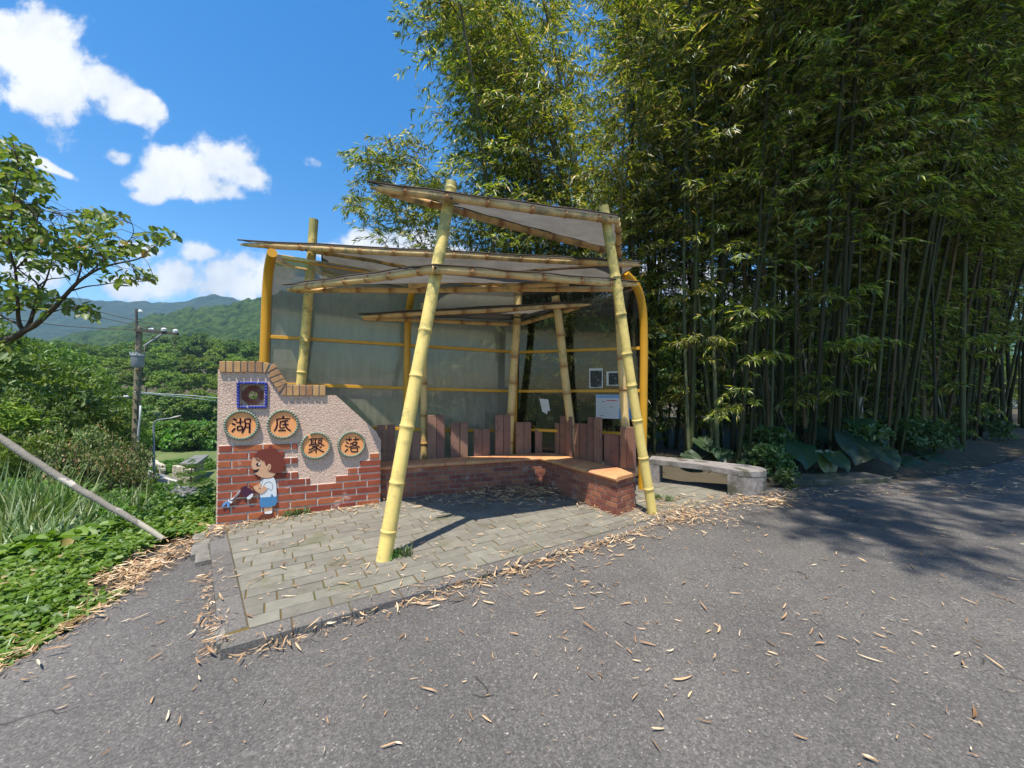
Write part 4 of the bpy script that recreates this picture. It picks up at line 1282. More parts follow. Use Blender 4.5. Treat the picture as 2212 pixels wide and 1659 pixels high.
# ---- papers on the right panel
M_PAPER = pm('paper', (0.52, 0.52, 0.50), (0.6, 0.6, 0.58), 6, 0.8)
M_PHOTO = pm('photo_print', (0.008, 0.009, 0.008), (0.03, 0.034, 0.028), 30, 0.5, c3=(0.22, 0.24, 0.22), s3=22, t3=0.56, sep3=.05)
pn = Vector(((Rg - Cg).y, -(Rg - Cg).x, 0)).normalized()
def onp(px, py, o_=.012):
    a = Cg + pn * o_; b = Rg + pn * o_
    return vline(px, py, a, b)
ZD = lambda x, y: ((2080 + .21700 * x) / K, (1400 + .21695 * y) / K)
def card(poly, o0, o1, mat, name, parent):
    f = [onp(*ZD(x, y), o1) for x, y in poly]; g = [onp(*ZD(x, y), o0) for x, y in poly]
    n = len(f); mb = MB()
    mb.add(f + g, [tuple(range(n)), tuple(range(2 * n - 1, n - 1, -1))] + [(i, (i + 1) % n, (i + 1) % n + n, i + n) for i in range(n)])
    return mb.build(name, mat, parent)
ph = thing('photo_print', 'larger dark photo with a white border on the right panel', 'photo print', onp(*ZD(1145, 520)), 'photo prints on the right panel')
card([(1020, 182), (1268, 176), (1268, 530), (1020, 535)], .002, .006, M_PAPER, 'white_border', ph)
card([(1040, 222), (1250, 215), (1248, 520), (1042, 522)], .005, .009, M_PHOTO, 'picture', ph)
ph = thing('photo_print', 'smaller dark photo with a white border, half hidden behind the bamboo pole', 'photo print', onp(*ZD(1450, 490)), 'photo prints on the right panel')
card([(1332, 236), (1600, 232), (1600, 492), (1332, 490)], .002, .006, M_PAPER, 'white_border', ph)
card([(1370, 262), (1590, 258), (1590, 478), (1372, 475)], .005, .009, M_PHOTO, 'picture', ph)
nt = thing('paper_note', 'small torn crooked paper note on the dark panel', 'note', onp(*ZD(220, 900)))
card([(122, 722), (285, 738), (320, 945), (275, 945), (265, 1008), (175, 955)], .002, .005, M_PAPER, 'sheet', nt)
mpst = thing('map_poster', 'pale map notice with a blue title strip and blue edge on the right panel', 'poster', onp(*ZD(1450, 1070)))
M_MAPP = pm('map_paper', (0.50, 0.49, 0.47), (0.56, 0.55, 0.53), 6, 0.7); M_MBLUE = pnt('map_blue', (0.24, 0.38, 0.56)); M_MBL2 = pnt('map_deep_blue', (0.06, 0.22, 0.45))
M_MRED = pnt('map_red', (0.45, 0.12, 0.12)); M_MINK = pnt('map_ink', (0.07, 0.08, 0.12)); M_MINK2 = pnt('map_line', (0.36, 0.26, 0.22))
card([(1142, 650), (1800, 655), (1795, 1095), (1142, 1078)], .002, .005, M_MAPP, 'sheet', mpst)
card([(1144, 652), (1798, 657), (1797, 720), (1144, 718)], .0045, .0065, M_MBLUE, 'title_strip', mpst)
card([(1560, 900), (1797, 905), (1794, 1092), (1558, 1086)], .0045, .0065, M_MBL2, 'blue_corner', mpst)
card([(1327, 746), (1528, 750), (1527, 770), (1327, 766)], .0045, .0065, M_MRED, 'red_heading', mpst)
mb = MB()
def bar2(x0, y0, x1, y1, w_, mbx):
    a, b_ = onp(*ZD(x0, y0), .0072), onp(*ZD(x1, y1), .0072)
    d = b_ - a; L = d.length
    if L < 1e-5: return
    d.normalize(); up = d.cross(pn).normalized()
    mbx.box((a + b_) / 2, d * L / 2, up * w_ / 2, pn * .0006)
bar2(1188, 668, 1172, 706, .003, mb); bar2(1186, 672, 1206, 706, .003, mb)       # the title's first character
rq = random.Random(8)
for i in range(1, 9):
    x = 1190 + i * 49
    for q in range(3): bar2(x - 16, 672 + q * 15, x + 16, 672 + q * 15, .0022, mb)
    for q in range(2): bar2(x - 12 + q * 22, 666, x - 12 + q * 22 + rq.uniform(-4, 4), 708, .0022, mb)
for (x, y) in ((1280, 776), (1412, 874), (1250, 1026)): bar2(x - 26, y, x + 26, y, .010, mb)
mb.build('title_text', M_MINK, mpst)
mb = MB()
for i in range(60):
    x, y = rq.uniform(1165, 1530), rq.uniform(790, 1050)
    bar2(x, y, x + rq.uniform(-34, 34), y + rq.uniform(-16, 16), .0018, mb)
bar2(1232, 740, 1232, 880, .003, mb)
mb.build('map_print', M_MINK2, mpst)

# ------------------------------------------------------------------ stone bench on the right
sb = thing('stone_bench', 'weathered grey stone slab bench with a rounded end beside the bamboo grove', 'bench', (2.7, 5.6, slabz(2.7, 5.5)))
def S2(px, py, z): p = PZ(px, py, z); return (p.x, p.y)
hz = 0.43
top = [S2(1400, 991, hz), S2(1508, 1002, hz), S2(1596, 1016, hz)]
fr1 = Vector(S2(1596, 1016, hz)); bk1 = Vector(S2(1618, 1004.5, hz))
mid = (fr1 + bk1) / 2; rad = (bk1 - fr1).length / 2
dirv = (bk1 - fr1).normalized(); ox = Vector((dirv.y, -dirv.x))
arc = [tuple(mid + ox * rad * math.sin(a) - dirv * rad * math.cos(a)) for a in np.linspace(0, math.pi, 13)]
topp = top[:-1] + arc + [S2(1510, 993, hz), S2(1408, 984.5, hz)]
mb = MB(); mb.prism(topp, [], lambda x, y: (x, y, hz - .085), lambda x, y: (x, y, hz))
o_ = mb.build('seat_slab', M_STONE, sb); bv = o_.modifiers.new('bev', 'BEVEL'); bv.width = .008; bv.segments = 2; bv.limit_method = 'ANGLE'
mb = MB(); legp = [tuple(Vector(a) * 1) for a in arc]
inner = [tuple(Vector(arc[-1]) - ox * .14), tuple(Vector(arc[0]) - ox * .14)]
mb.prism([tuple(Vector(p) + (Vector((mid.x, mid.y)) - Vector(p)) * .015) for p in legp] + inner, [], lambda x, y: (x, y, -.02), lambda x, y: (x, y, hz - .0865))
o_ = mb.build('leg', M_STONE, sb, angle=40)
a, b_ = Vector(topp[0]), Vector(topp[-1])
dd = (Vector(topp[1]) - a).normalized()
mb = MB(); mb.prism([tuple(a + dd * .01), tuple(a + dd * .17), tuple(b_ + dd * .17), tuple(b_ + dd * .01)], [], lambda x, y: (x, y, -.02), lambda x, y: (x, y, hz - .0865))
mb.build('leg', M_STONE, sb)
# ------------------------------------------------------------------ mountains
def PH(px, py, dz=0.0):
    """where a sight line meets the terrain"""
    r = ray(px, py)
    ts = np.concatenate([np.arange(1.5, 60, .05), np.arange(60, 400, .5)])
    x, y, z = r[0] * ts, r[1] * ts, CAMZ + r[2] * ts
    h = H(x, y) + dz
    k = np.argmax(z <= h)
    if not (z <= h).any(): k = len(ts) - 1
    return Vector((x[k], y[k], float(h[k] - dz)))

def nz2(x, y, s, seed):
    """cheap value noise, vectorised"""
    rs = np.random.RandomState(seed)
    g = rs.rand(257, 257)
    u, v = (x / s) % 256, (y / s) % 256
    i, j = np.floor(u).astype(int), np.floor(v).astype(int)
    fu, fv = u - i, v - j
    fu = fu * fu * (3 - 2 * fu); fv = fv * fv * (3 - 2 * fv)
    return (g[i, j] * (1 - fu) * (1 - fv) + g[i + 1, j] * fu * (1 - fv) + g[i, j + 1] * (1 - fu) * fv + g[i + 1, j + 1] * fu * fv)

def ridge(name, prof, yc, y0, y1, seed, amp, sc, mat, rows=170, cols=0, mid=0.0):
    pxs = np.concatenate([np.linspace(-1400, -120, 60), np.linspace(-117, 640, 330), np.linspace(650, 3600, 200)]); cols = len(pxs)
    crest = np.interp(pxs, [p[0] for p in prof], [p[1] for p in prof])
    hz = CAMZ + (845 - crest) * yc / FPX
    t = np.linspace(0, 1, rows)
    Yr = np.where(t < .8, y0 + (yc - y0) * (t / .8), yc + (y1 - yc) * ((t - .8) / .2))
    up = np.where(t < .8, (t / .8) ** 1.15, 1 - ((t - .8) / .2) ** 1.3)
    u = (pxs - 1106) / FPX
    YY = np.repeat(Yr[:, None], cols, 1)
    XX = u[None] * YY
    gul = (nz2(XX, YY * 0.5, sc * 9, seed + 5) - .5) * hz[None] * .16 * np.sin(np.pi * np.clip(up, 0, 1))[:, None]
    ZZ = -3 + up[:, None] * (hz[None] + 3) + gul + mid * np.sin(np.pi * up)[:, None]
    ZZ = ZZ + (np.abs(nz2(XX, YY, sc, seed) - .5) * -2 + .5) * amp + (nz2(XX, YY, sc * 3, seed + 1) - .5) * amp * 1.5
    V = np.stack([XX, YY, ZZ], -1).reshape(-1, 3)
    i = np.arange(rows - 1)[:, None] * cols + np.arange(cols - 1)[None]
    F = np.stack([i, i + 1, i + 1 + cols, i + cols], -1).reshape(-1, 4)
    return tag(mesh_obj(name, np_mesh(name, V, F, smooth=False), mat), kind='structure')

def forest_mat(name, c1, c2, s, bd):
    m, t, o = newmat(name)
    b = t.n('ShaderNodeBsdfDiffuse')
    vec = t.n('ShaderNodeTexCoord').outputs['Object']
    v1 = t.voro(vec, 1 / s, 'SMOOTH_F1', 'Distance'); vc = t.voro(vec, 1 / s, 'F1', 'Color')
    bw = t.n('ShaderNodeRGBToBW'); t.l(vc, bw.inputs[0])
    big = t.noise(vec, .35 / s, 5)
    col = t.mix(t.math('MULTIPLY_ADD', big, 1.4, t.math('MULTIPLY_ADD', bw.outputs[0], .5, t.math('MULTIPLY_ADD', v1, -.9, -.15)), clamp=True), c1, c2)  # shade between tree crowns is put into the colour, darker at cell edges
    t.l(col, b.inputs[0])
    bp = t.n('ShaderNodeBump'); bp.inputs['Strength'].default_value = 1; bp.inputs['Distance'].default_value = bd
    t.l(t.math('ADD', t.math('MULTIPLY', v1, -1.0), t.math('MULTIPLY', t.noise(vec, 3 / s, 4), .35)), bp.inputs['Height'])
    t.l(bp.outputs[0], b.inputs['Normal']); t.l(b.outputs[0], o.inputs[0])
    return m
M_MTN = forest_mat('mountain_forest', (0.016, 0.038, 0.012), (0.075, 0.12, 0.03), 6, 6)
M_MTF = forest_mat('far_mountain_forest', (0.012, 0.028, 0.014), (0.04, 0.065, 0.025), 20, 14)
ridge('near_mountain', [(-1400, 700), (-300, 720), (0, 748), (90, 742), (230, 708), (372, 680), (498, 653), (570, 640), (700, 612), (900, 600), (1300, 640), (2212, 700), (3600, 740)], 520, 160, 700, 3, 7.5, 8.5, M_MTN)
ridge('far_mountain', [(-1400, 600), (-300, 618), (60, 632), (160, 640), (250, 651), (350, 656), (400, 650), (432, 641), (462, 638), (500, 646), (560, 652), (700, 640), (1000, 650), (1500, 690), (3600, 740)], 1350, 500, 1700, 11, 8, 30, M_MTF, mid=-30)

# ------------------------------------------------------------------ vegetation builders
def rotdir(rng, n):
    a = rng.uniform(0, 2 * np.pi, n)
    return np.stack([np.cos(a), np.sin(a), np.zeros(n)], 1)

def bamboo_proto(seed, Ht, lean, arch, r0, leafy=.16, dens=1.0, lleaf=.128):
    rng = np.random.RandomState(seed)
    ds = .09; n = int(Ht / ds)
    t = np.linspace(0, 1, n)
    wob = rng.uniform(-.03, .03)
    th = lean + arch * t ** 2.3 + wob * np.sin(t * 7)
    x = np.cumsum(np.sin(th)) * ds; z = np.cumsum(np.cos(th)) * ds
    yv = np.cumsum(np.sin(t * rng.uniform(2, 5) + rng.uniform(0, 6)) * .03) * ds
    C = np.stack([x, yv, z], 1); C -= C[0]
    st = list(range(0, n, 3)) + [n - 1]
    mb = MB()
    pts, rad = [], []
    for q, i in enumerate(st[:-1]):
        r = r0 * (1 - .86 * t[i] ** 1.3)
        pts.append(C[i]); rad.append(r * (1.14 if q % 2 == 0 else .98))
    mb.tube([Vector(p) for p in pts], rad, 7)
    culm = mb.mesh('bamboo_culm_mesh'); culm.materials.append(M_CULM)
    culm.polygons.foreach_set('use_smooth', [True] * len(culm.polygons))
    tb = MB(); B, D, N, L, W = [], [], [], [], []
    node = .30; s_ = Ht * leafy * rng.uniform(.7, 1.1)
    while s_ < Ht * .995:
        i = min(n - 1, int(s_ / ds)); tt = s_ / Ht
        p0 = C[i]
        nb = rng.poisson(2.2 * dens) + (1 if tt > .35 else 0)
        for _ in range(nb):
            az = rng.uniform(0, 2 * np.pi)
            Lb = rng.uniform(.45, 1.25) * (0.75 + .6 * math.sin(math.pi * min(1, tt * 1.05))) * (1 if tt > .3 else .7)
            el = rng.uniform(.15, 1.0)
            d = np.array([math.cos(az) * math.cos(el), math.sin(az) * math.cos(el), math.sin(el)])
            m_ = 6; q = p0.copy(); bp = [q.copy()]
            for k in range(m_):
                d = d + np.array([0, 0, -.15]) ; d /= np.linalg.norm(d)
                q = q + d * Lb / m_; bp.append(q.copy())
                for c in range(2 if k else 1):
                    if k == 0 and rng.rand() < .5: continue
                    cp = q - d * Lb / m_ * rng.rand()
                    sd = np.cross(d, [0, 0, 1]); sd /= np.linalg.norm(sd) + 1e-6
                    sgn = rng.choice([-1, 1])
                    td = d * .6 + sd * sgn * rng.uniform(.2, .9) + np.array([0, 0, rng.uniform(-.5, .3)])
                    td /= np.linalg.norm(td)
                    tl = rng.uniform(.05, .22)
                    nl = rng.randint(4, 8)
                    for e in range(nl):
                        f = e / nl
                        b0 = cp + td * tl * f
                        ld = td * rng.uniform(.5, 1) + sd * rng.uniform(-.8, .8) + np.array([0, 0, -.18 + rng.uniform(-.4, .35)]) + rng.normal(0, .15, 3)
                        B.append(b0); D.append(ld); N.append(rng.normal(0, .45, 3) + [0, 0, 1])
                        l_ = lleaf * rng.uniform(.5, 1.45); L.append(l_); W.append(l_ * rng.uniform(.13, .2))
            tb.tube([Vector(a) for a in bp[::2]], [.006 * (1 - .8 * k / 3) for k in range(4)], 3, caps=False)
        s_ += node
    V, F, R = leaves(np.array(B), np.array(D), np.array(N), np.array(L), np.array(W), rng.rand(len(B)), fold=.5)
    tv = np.array(tb.v); tf = np.array(tb.f)
    tt_ = np.concatenate([tf[:, [0, 1, 2]], tf[:, [0, 2, 3]]]) + len(V)
    nl_ = len(F)
    fo = np_mesh('bamboo_foliage_mesh', np.concatenate([V, tv]), np.concatenate([F, tt_]), np.concatenate([R, np.full(len(tt_), .5)]))
    fo.materials.append(M_PLEAF); fo.materials.append(M_TWIG)
    fo.polygons.foreach_set('material_index', np.concatenate([np.zeros(nl_), np.ones(len(tt_))]).astype(np.int32))
    return culm, fo

def crown_proto(seed, lumps, nleaf, ll, lw, mat, trunk, tr, shape=1.0, up=.55, droop=.1, broad=True, flat=.75):
    """tree: trunk + limbs mesh, crown mesh.  lumps: (x,y,z,r)"""
    rng = np.random.RandomState(seed)
    tb = MB()
    for (a, b_, r1, r2) in trunk:
        a, b_ = Vector(a), Vector(b_)
        m_ = 6
        pts = [a.lerp(b_, k / m_) + Vector((rng.uniform(-1, 1), rng.uniform(-1, 1), 0)) * (b_ - a).length * .03 for k in range(m_ + 1)]
        tb.tube(pts, [r1 + (r2 - r1) * k / m_ for k in range(m_ + 1)], 7)
    tk = tb.mesh('trunk_mesh'); tk.materials.append(tr)
    tk.polygons.foreach_set('use_smooth', [True] * len(tk.polygons))
    vol = np.array([l[3] ** 2 for l in lumps]); cnt = (vol / vol.sum() * nleaf).astype(int)
    Bs, Ns, Rs = [], [], []
    for (x, y, z, r), c in zip(lumps, cnt):
        d = unit(rng.normal(0, 1, (c, 3))); d[:, 2] = np.abs(d[:, 2]) * np.where(rng.rand(c) < up + .25, 1, -1)
        rr_ = r * np.clip(rng.normal(.88, .16, c), .25, 1.25)[:, None]
        # sub clumps: pull leaves toward random clump directions
        kd = unit(rng.normal(0, 1, (max(6, int(c / 45)), 3)))
        near = kd[np.argmax(d @ kd.T, 1)]
        d = unit(d * .65 + near * .35)
        rr_ = rr_ * (1 + .16 * ((np.sum(d * near, 1) - .8) * 4).clip(-1, 1))[:, None]
        Bs.append(np.array([x, y, z]) + d * rr_ * np.array([1, 1, flat]))
        Ns.append(d)
        Rs.append(np.clip(rng.rand(c) * .6 + rng.rand() * .35, 0, 1))
    B = np.concatenate(Bs); Nn = np.concatenate(Ns); R = np.concatenate(Rs)
    n = len(B)
    D = unit(rng.normal(0, 1, (n, 3)) + Nn * .5 + np.array([0, 0, -droop * 3]))
    L = ll * rng.uniform(.6, 1.3, n); W = L * lw
    V, F, RR = leaves(B - D * (L * .4)[:, None], D, Nn + rng.normal(0, .4, (n, 3)) + np.array([0, 0, .4]), L, W, R, broad=broad, fold=.3, droop=droop)
    cr = np_mesh('crown_mesh', V, F, RR); cr.materials.append(mat)
    return tk, cr

def lumps_dome(seed, n, R, h0, h1, r, top=.9):
    rng = np.random.RandomState(seed); o_ = []
    for i in range(n):
        a = rng.uniform(0, 2 * math.pi); q = math.sqrt(rng.rand()); z = rng.rand()
        rad = R * q * math.sqrt(max(0.05, 1 - (z * top) ** 2))
        o_.append((rad * math.cos(a), rad * math.sin(a), h0 + (h1 - h0) * z, r * rng.uniform(.7, 1.25)))
    return o_

def inst(name, label, cat, meshes, names, loc, rz=0, sc=1.0, group=None, tilt=None, scz=None):
    o_ = thing(name, label, cat, loc, group, rz)
    o_.scale = (sc, sc, scz or sc)
    if tilt: o_.rotation_euler = (tilt[0], tilt[1], rz)
    for me, nm in zip(meshes, names):
        c = bpy.data.objects.new(nm, me); COL.objects.link(c); c.parent = o_
    return o_

# ------------------------------------------------------------------ bamboo grove
rng = np.random.RandomState(42)
PR = []
for k, (Ht, lean, arch, r0, lf, de) in enumerate([(13, .04, .55, .045, .16, 1.05), (12, .12, .75, .042, .14, 1.1), (14, -.03, .5, .050, .20, 1.0), (11, .18, .9, .036, .10, 1.15), (12.5, .02, .35, .046, .22, 1.0),
                                      (9.5, .10, 1.0, .030, .08, 1.2), (13, .2, .6, .045, .15, 1.1), (7.0, .12, .8, .022, .06, 1.25), (17.5, .24, 1.30, .034, .38, 1.9), (12.5, .03, .40, (.029), .40, .78), (13.5, .11, .45, .022, .44, .75), (11.5, -.09, .5, .032, .36, .82)]):
    PR.append(bamboo_proto(100 + k, Ht, lean, arch, r0, lf, de))
BN = ('culm', 'foliage')
def farline(x): return float(np.interp(x, [1.5, 3.4, 6, 9.3, 14, 30], [6.95, 6.5, 6.75, 8.1, 10.8, 16.6]))
plan = []
def place(x, y, az, k, lab, sc=1.0):
    plan.append((x, y, az, k, lab, sc))
LB = {'l': 'bamboo stem rising behind the shelter and arching left over its roof',
      'm': 'bamboo stem in the dense grove behind the stone bench',
      'f': 'bamboo stem at the front edge of the grove arching over the road',
      'r': 'bamboo stem in the dark right end of the grove',
      't': 'thin young leafy bamboo shoot low among the thick stems'}
for i in range(24):
    x = rng.uniform(-.2, 3.6); y = rng.uniform(7.3, 9.6)
    place(x, y, math.pi + rng.uniform(-1.1, 1.1) if x < 2.2 else rng.uniform(0, 6.28), rng.choice([0, 2, 4, 4, 1]), 'l', rng.uniform(.85, 1.05))
for i in range(78):
    x = 2.4 + 7.6 * rng.rand() ** .85; y = farline(x) + .15 + rng.rand() * 2.5
    place(x, y, rng.uniform(0, 6.28), rng.choice([9, 10, 11, 9, 10, 11, 2, 4]), 'm', rng.uniform(.85, 1.1))
for i in range(20):
    x = 3.4 + i * .5 + rng.uniform(-.2, .2); y = farline(x) + rng.uniform(0, .6)
    place(x, y, -math.pi / 2 + rng.uniform(-.9, .7), rng.choice([10, 9, 11, 1]), 'f', rng.uniform(.85, 1.1))
for i in range(50):
    x = rng.uniform(9.2, 17.5); y = farline(x) + rng.rand() * 4
    place(x, y, rng.uniform(0, 6.28) if i % 2 else -math.pi / 2 - .4 + rng.uniform(-.6, .6), rng.choice([0, 9, 2, 10, 4, 11]), 'r', rng.uniform(.9, 1.15))
for i in range(32):
    x = rng.uniform(1.8, 13); y = farline(x) + rng.uniform(.2, 2.2)
    place(x, y, rng.uniform(0, 6.28), rng.choice([5, 7, 7]), 't', rng.uniform(.7, 1.0))
for i in range(24):
    x = 5.3 + i * .42 + rng.uniform(-.2, .2); y = farline(x) + rng.uniform(.1, .9)
    place(x, y, -math.pi / 2 - .28 + rng.uniform(-.25, .25), 8, 'f', rng.uniform(.86, .98))
for i in range(20):
    x = rng.uniform(12.5, 20); y = farline(x) + rng.uniform(-.5, 4)
    place(x, y, rng.uniform(0, 6.28), rng.choice([0, 2, 3, 6]), 'r', rng.uniform(.9, 1.1))
for (x, y, az, k, lab, sc) in plan:
    inst('bamboo', LB[lab], 'bamboo', PR[k], BN, (x, y, gh(x, y) - .05), az, sc, tilt=(rng.uniform(-.07, .07), rng.uniform(-.07, .07)) if k != 8 else None, group=
         {'l': 'bamboo behind the shelter', 'm': 'bamboo of the grove', 'f': 'bamboo along the road edge', 'r': 'bamboo at the right end', 't': 'young bamboo shoots'}[lab])
# the drooping clump left of the upper canopy
for i, (x, y, az, k, sc) in enumerate([(.3, 8.4, 3.3, 5, .82), (-.9, 8.8, 3.05, 7, 1.02), (-.6, 8.9, 3.5, 5, .78), (-.9, 8.1, 2.2, 7, 1.1), (-1.1, 9.3, 3.9, 7, 1.05), (-.4, 9.0, 2.6, 7, 1.15), (-1.5, 8.5, 3.2, 7, .95), (1.6, 8.6, 3.0, 1, .95)]):
    inst('bamboo', 'low bushy bamboo leaning far left beside the upper canopy', 'bamboo', PR[k], BN, (x, y, gh(x, y) - .05), az, sc, 'low leaning bamboo', tilt=None)

# dead or snapped culms: pale stump and crossing canes
cn = MB()
for (p, q, r) in ((P(1860, 925, 8.0), P(1856, 858, 8.0), .05),):
    st_ = thing('bamboo_stump', 'pale cut bamboo stump standing among the dark stems', 'stump', (p.x, p.y, gh(p.x, p.y)))
    mb = MB(); a = Vector((p.x, p.y, gh(p.x, p.y) - .05)); mb.tube([a, a.lerp(q, .3), a.lerp(q, .33), a.lerp(q, .66), a.lerp(q, .69), q], [.055, .052, .06, .05, .058, .05], 10)
    mb.build('cut_culm', M_LOGL, st_, angle=50)
for i in range(14):
    px = rng.uniform(1420, 2150); Y = rng.uniform(7.6, 9.5)
    a = P(px, rng.uniform(940, 1000), Y); b_ = P(px + rng.uniform(-150, 150), rng.uniform(560, 800), Y + rng.uniform(-.3, .8))
    a.z = gh(a.x, a.y)
    mb = MB(); mb.tube([a, a.lerp(b_, .3), a.lerp(b_, .6) + Vector((.04, 0, 0)), b_], [.02, .018, .015, .01], 7)
    tag(mb.build('dead_cane', M_LOGL if i % 3 == 0 else M_TWIG, smooth=True), 'thin dry cane leaning across the bamboo stems', 'cane', 'dry canes leaning in the grove')

# sunlit thicket beyond the grove
TH = []
for k in range(3):
    TH.append(crown_proto(300 + k, lumps_dome(310 + k, 13, 1.5, .3, 3.4, .75), 4200, .13, .42, M_BLEAF,
              [((0, 0, -.3), (.1, 0, 1.8), .05, .02), ((0, 0, .2), (.8, .3, 2.0), .03, .01), ((0, 0, .2), (-.7, -.2, 2.1), .03, .01)], M_BARK))
for i in range(34):
    x = -1 + i * .95 + rng.uniform(-.4, .4); y = 13.6 + .45 * max(0, x - 8) + rng.uniform(0, 3.5)
    inst('thicket_bush', 'leafy sunlit bush seen through the bamboo stems', 'bush', TH[i % 3], ('trunk', 'crown'), (x, y, gh(x, y) - .1), rng.uniform(0, 6.28), rng.uniform(.9, 1.35), 'bushes beyond the bamboo grove')
# low plants at the foot of the grove
M_SHLEAF = leafm('shade_leaf', [(0.0, (0.035, 0.07, 0.012)), (0.7, (0.075, 0.13, 0.02)), (1.0, (0.16, 0.22, 0.04))], .3, .05, .5, 1.4)
SM = crown_proto(330, lumps_dome(331, 9, .35, .08, .5, .17), 900, .085, .4, M_SHLEAF, [((0, 0, -.05), (0, 0, .3), .012, .006)], M_BARK)
for i in range(20):
    x = rng.uniform(3.7, 13.5); y = farline(x) + rng.uniform(-.35, .9)
    inst('low_plant', 'small green leafy plant at the shady foot of the grove', 'plant', SM, ('stem', 'leaves_mass'), (x, y, gh(x, y) - .02), rng.uniform(0, 6.28), rng.uniform(.5, 1.15), 'low plants under the bamboo')
for (px, py, s_) in ((1690, 1030, .6), (1700, 1062, .55), (1672, 1024, .45)):
    q = PH(px, py); inst('low_plant', 'bright leafy weed beside the right end of the stone bench', 'plant', SM, ('stem', 'leaves_mass'), (q.x, q.y, q.z - .03), 0.3 * px, s_, 'weeds beside the stone bench')

# elephant ear plants
def taro_leaf(c, d, nrm, size, name, parent, rnd=.4):
    d = Vector(d).normalized(); s_ = d.cross(Vector(nrm)).normalized(); n_ = s_.cross(d)
    prof = [(-.32, .0), (-.42, .16), (-.40, .32), (-.22, .45), (.05, .50), (.32, .44), (.55, .30), (.74, .14), (.84, 0)]
    rings = 5; vs = []
    out_ = prof + [(a, -b_) for a, b_ in prof[-2:0:-1]]
    vs.append(Vector(c)); m_ = len(out_)
    for r in range(1, rings + 1):
        f = r / rings
        for q, (a, b_) in enumerate(out_):
            wv = .045 * math.sin(q * 2.1) * f * f
            vein = -.02 * math.cos(q * math.pi) * f
            p = Vector(c) + d * (a + (0.32 * 0 if r == 0 else 0)) * f * size + s_ * b_ * f * size + n_ * size * (.10 * abs(b_) * f - .22 * (a * f) ** 2 + wv + vein)
            vs.append(p)
    fs = [(0, 1 + q, 1 + (q + 1) % m_) for q in range(m_)]
    for r in range(rings - 1):
        for q in range(m_):
            a = 1 + r * m_ + q; b2 = 1 + r * m_ + (q + 1) % m_
            fs.append((a, a + m_, b2 + m_, b2))
    mb = MB(); mb.add(vs, fs, rnd=rnd)
    return mb.build(name, M_TARO, parent, smooth=True, recalc=False)
M_SUNLF = leafm('sunlit_taro_leaf', [(0.0, (0.05, 0.11, 0.02)), (1.0, (0.10, 0.17, 0.03))], .35, .08, .4, 1.5)  # lighter copy of the taro leaf, sunlight put into its colour
M_STALK = pm('green_stalk', (0.05, 0.09, 0.03), (0.08, 0.13, 0.04), 4, .5)
tar = [('big leaved elephant ear plant in the shade left of the curled bright leaf', [(1727, 968, 6.5, .50), (1690, 950, 6.9, .42), (1760, 930, 7.1, .45)]),
       ('widest elephant ear plant, dark leaves spread above the broken edging', [(1850, 955, 6.5, .62), (1862, 918, 7.0, .55), (1905, 975, 6.4, .42), (1800, 985, 6.3, .36)]),
       ('elephant ear leaf catching the sun, curled with a yellow green rim', [(1785, 1004, 6.35, .36)]),
       ('elephant ear plant behind the stone bench', [(1520, 955, 6.9, .38), (1560, 975, 6.7, .34), (1490, 985, 6.7, .3)]),
       ('elephant ear plant between the stone bench and the largest one', [(1630, 968, 6.8, .42), (1600, 990, 6.6, .34)]),
       ('elephant ear plant low at the right of the edging', [(1965, 1000, 6.9, .40), (2010, 985, 7.3, .42)])]
for lb, lv in tar:
    c0 = P(*lv[0][:3]); gz = gh(c0.x, c0.y)
    tp = thing('elephant_ear', lb, 'plant', (c0.x, c0.y + .15, gz))
    for j, (px, py, Y, sz) in enumerate(lv):
        c = P(px, py, Y)
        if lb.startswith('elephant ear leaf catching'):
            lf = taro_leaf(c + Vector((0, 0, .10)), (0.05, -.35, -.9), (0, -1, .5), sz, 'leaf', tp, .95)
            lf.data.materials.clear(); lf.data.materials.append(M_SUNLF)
        else:
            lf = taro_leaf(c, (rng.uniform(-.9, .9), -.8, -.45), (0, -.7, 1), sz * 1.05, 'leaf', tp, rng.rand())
        mb = MB(); g = Vector((c0.x + (c.x - c0.x) * .2, c0.y + .2, gz - .03))
        mb.tube([g, g.lerp(c, .5) + Vector((0, .05, .05)), c], [.014, .011, .007], 6)
        mb.build('stalk', M_STALK, tp, smooth=True)

# pale building beyond the grove
bc = P(2175, 790, 24)
bz = gh(bc.x, bc.y)
bd = thing('building', 'pale grey building glimpsed through the dark bamboo at the right edge', 'building', (bc.x, bc.y, bz))
M_PALE = pm('pale_wall', (0.42, 0.45, 0.5), (0.5, 0.53, 0.58), 2, .8); M_TEAL = pm('teal_roof', (0.12, 0.30, 0.32), (0.16, 0.36, 0.38), 2, .5)
mb = MB(); mb.box((bc.x + 1.5, bc.y + 3, bz + 1.6), (5.5, 0, 0), (0, 3, 0), (0, 0, 1.6)); mb.build('wall', M_PALE, bd)
mb = MB(); pr = [(-3.6, 3.2), (3.6, 3.2), (3.6, 3.35), (0, 4.7), (-3.6, 3.35)]
mb.prism(pr, [], lambda a, b_: (bc.x - 4.5, bc.y + 3 + a, bz + b_), lambda a, b_: (bc.x + 7.5, bc.y + 3 + a, bz + b_)); mb.build('roof', M_TEAL, bd)
for q in range(3):
    mb = MB(); mb.box((bc.x - 2.2 + q * 2.8, bc.y - .02, bz + 1.8), (.6, 0, 0), (0, .04, 0), (0, 0, .55)); mb.build('window', M_BARK, bd)

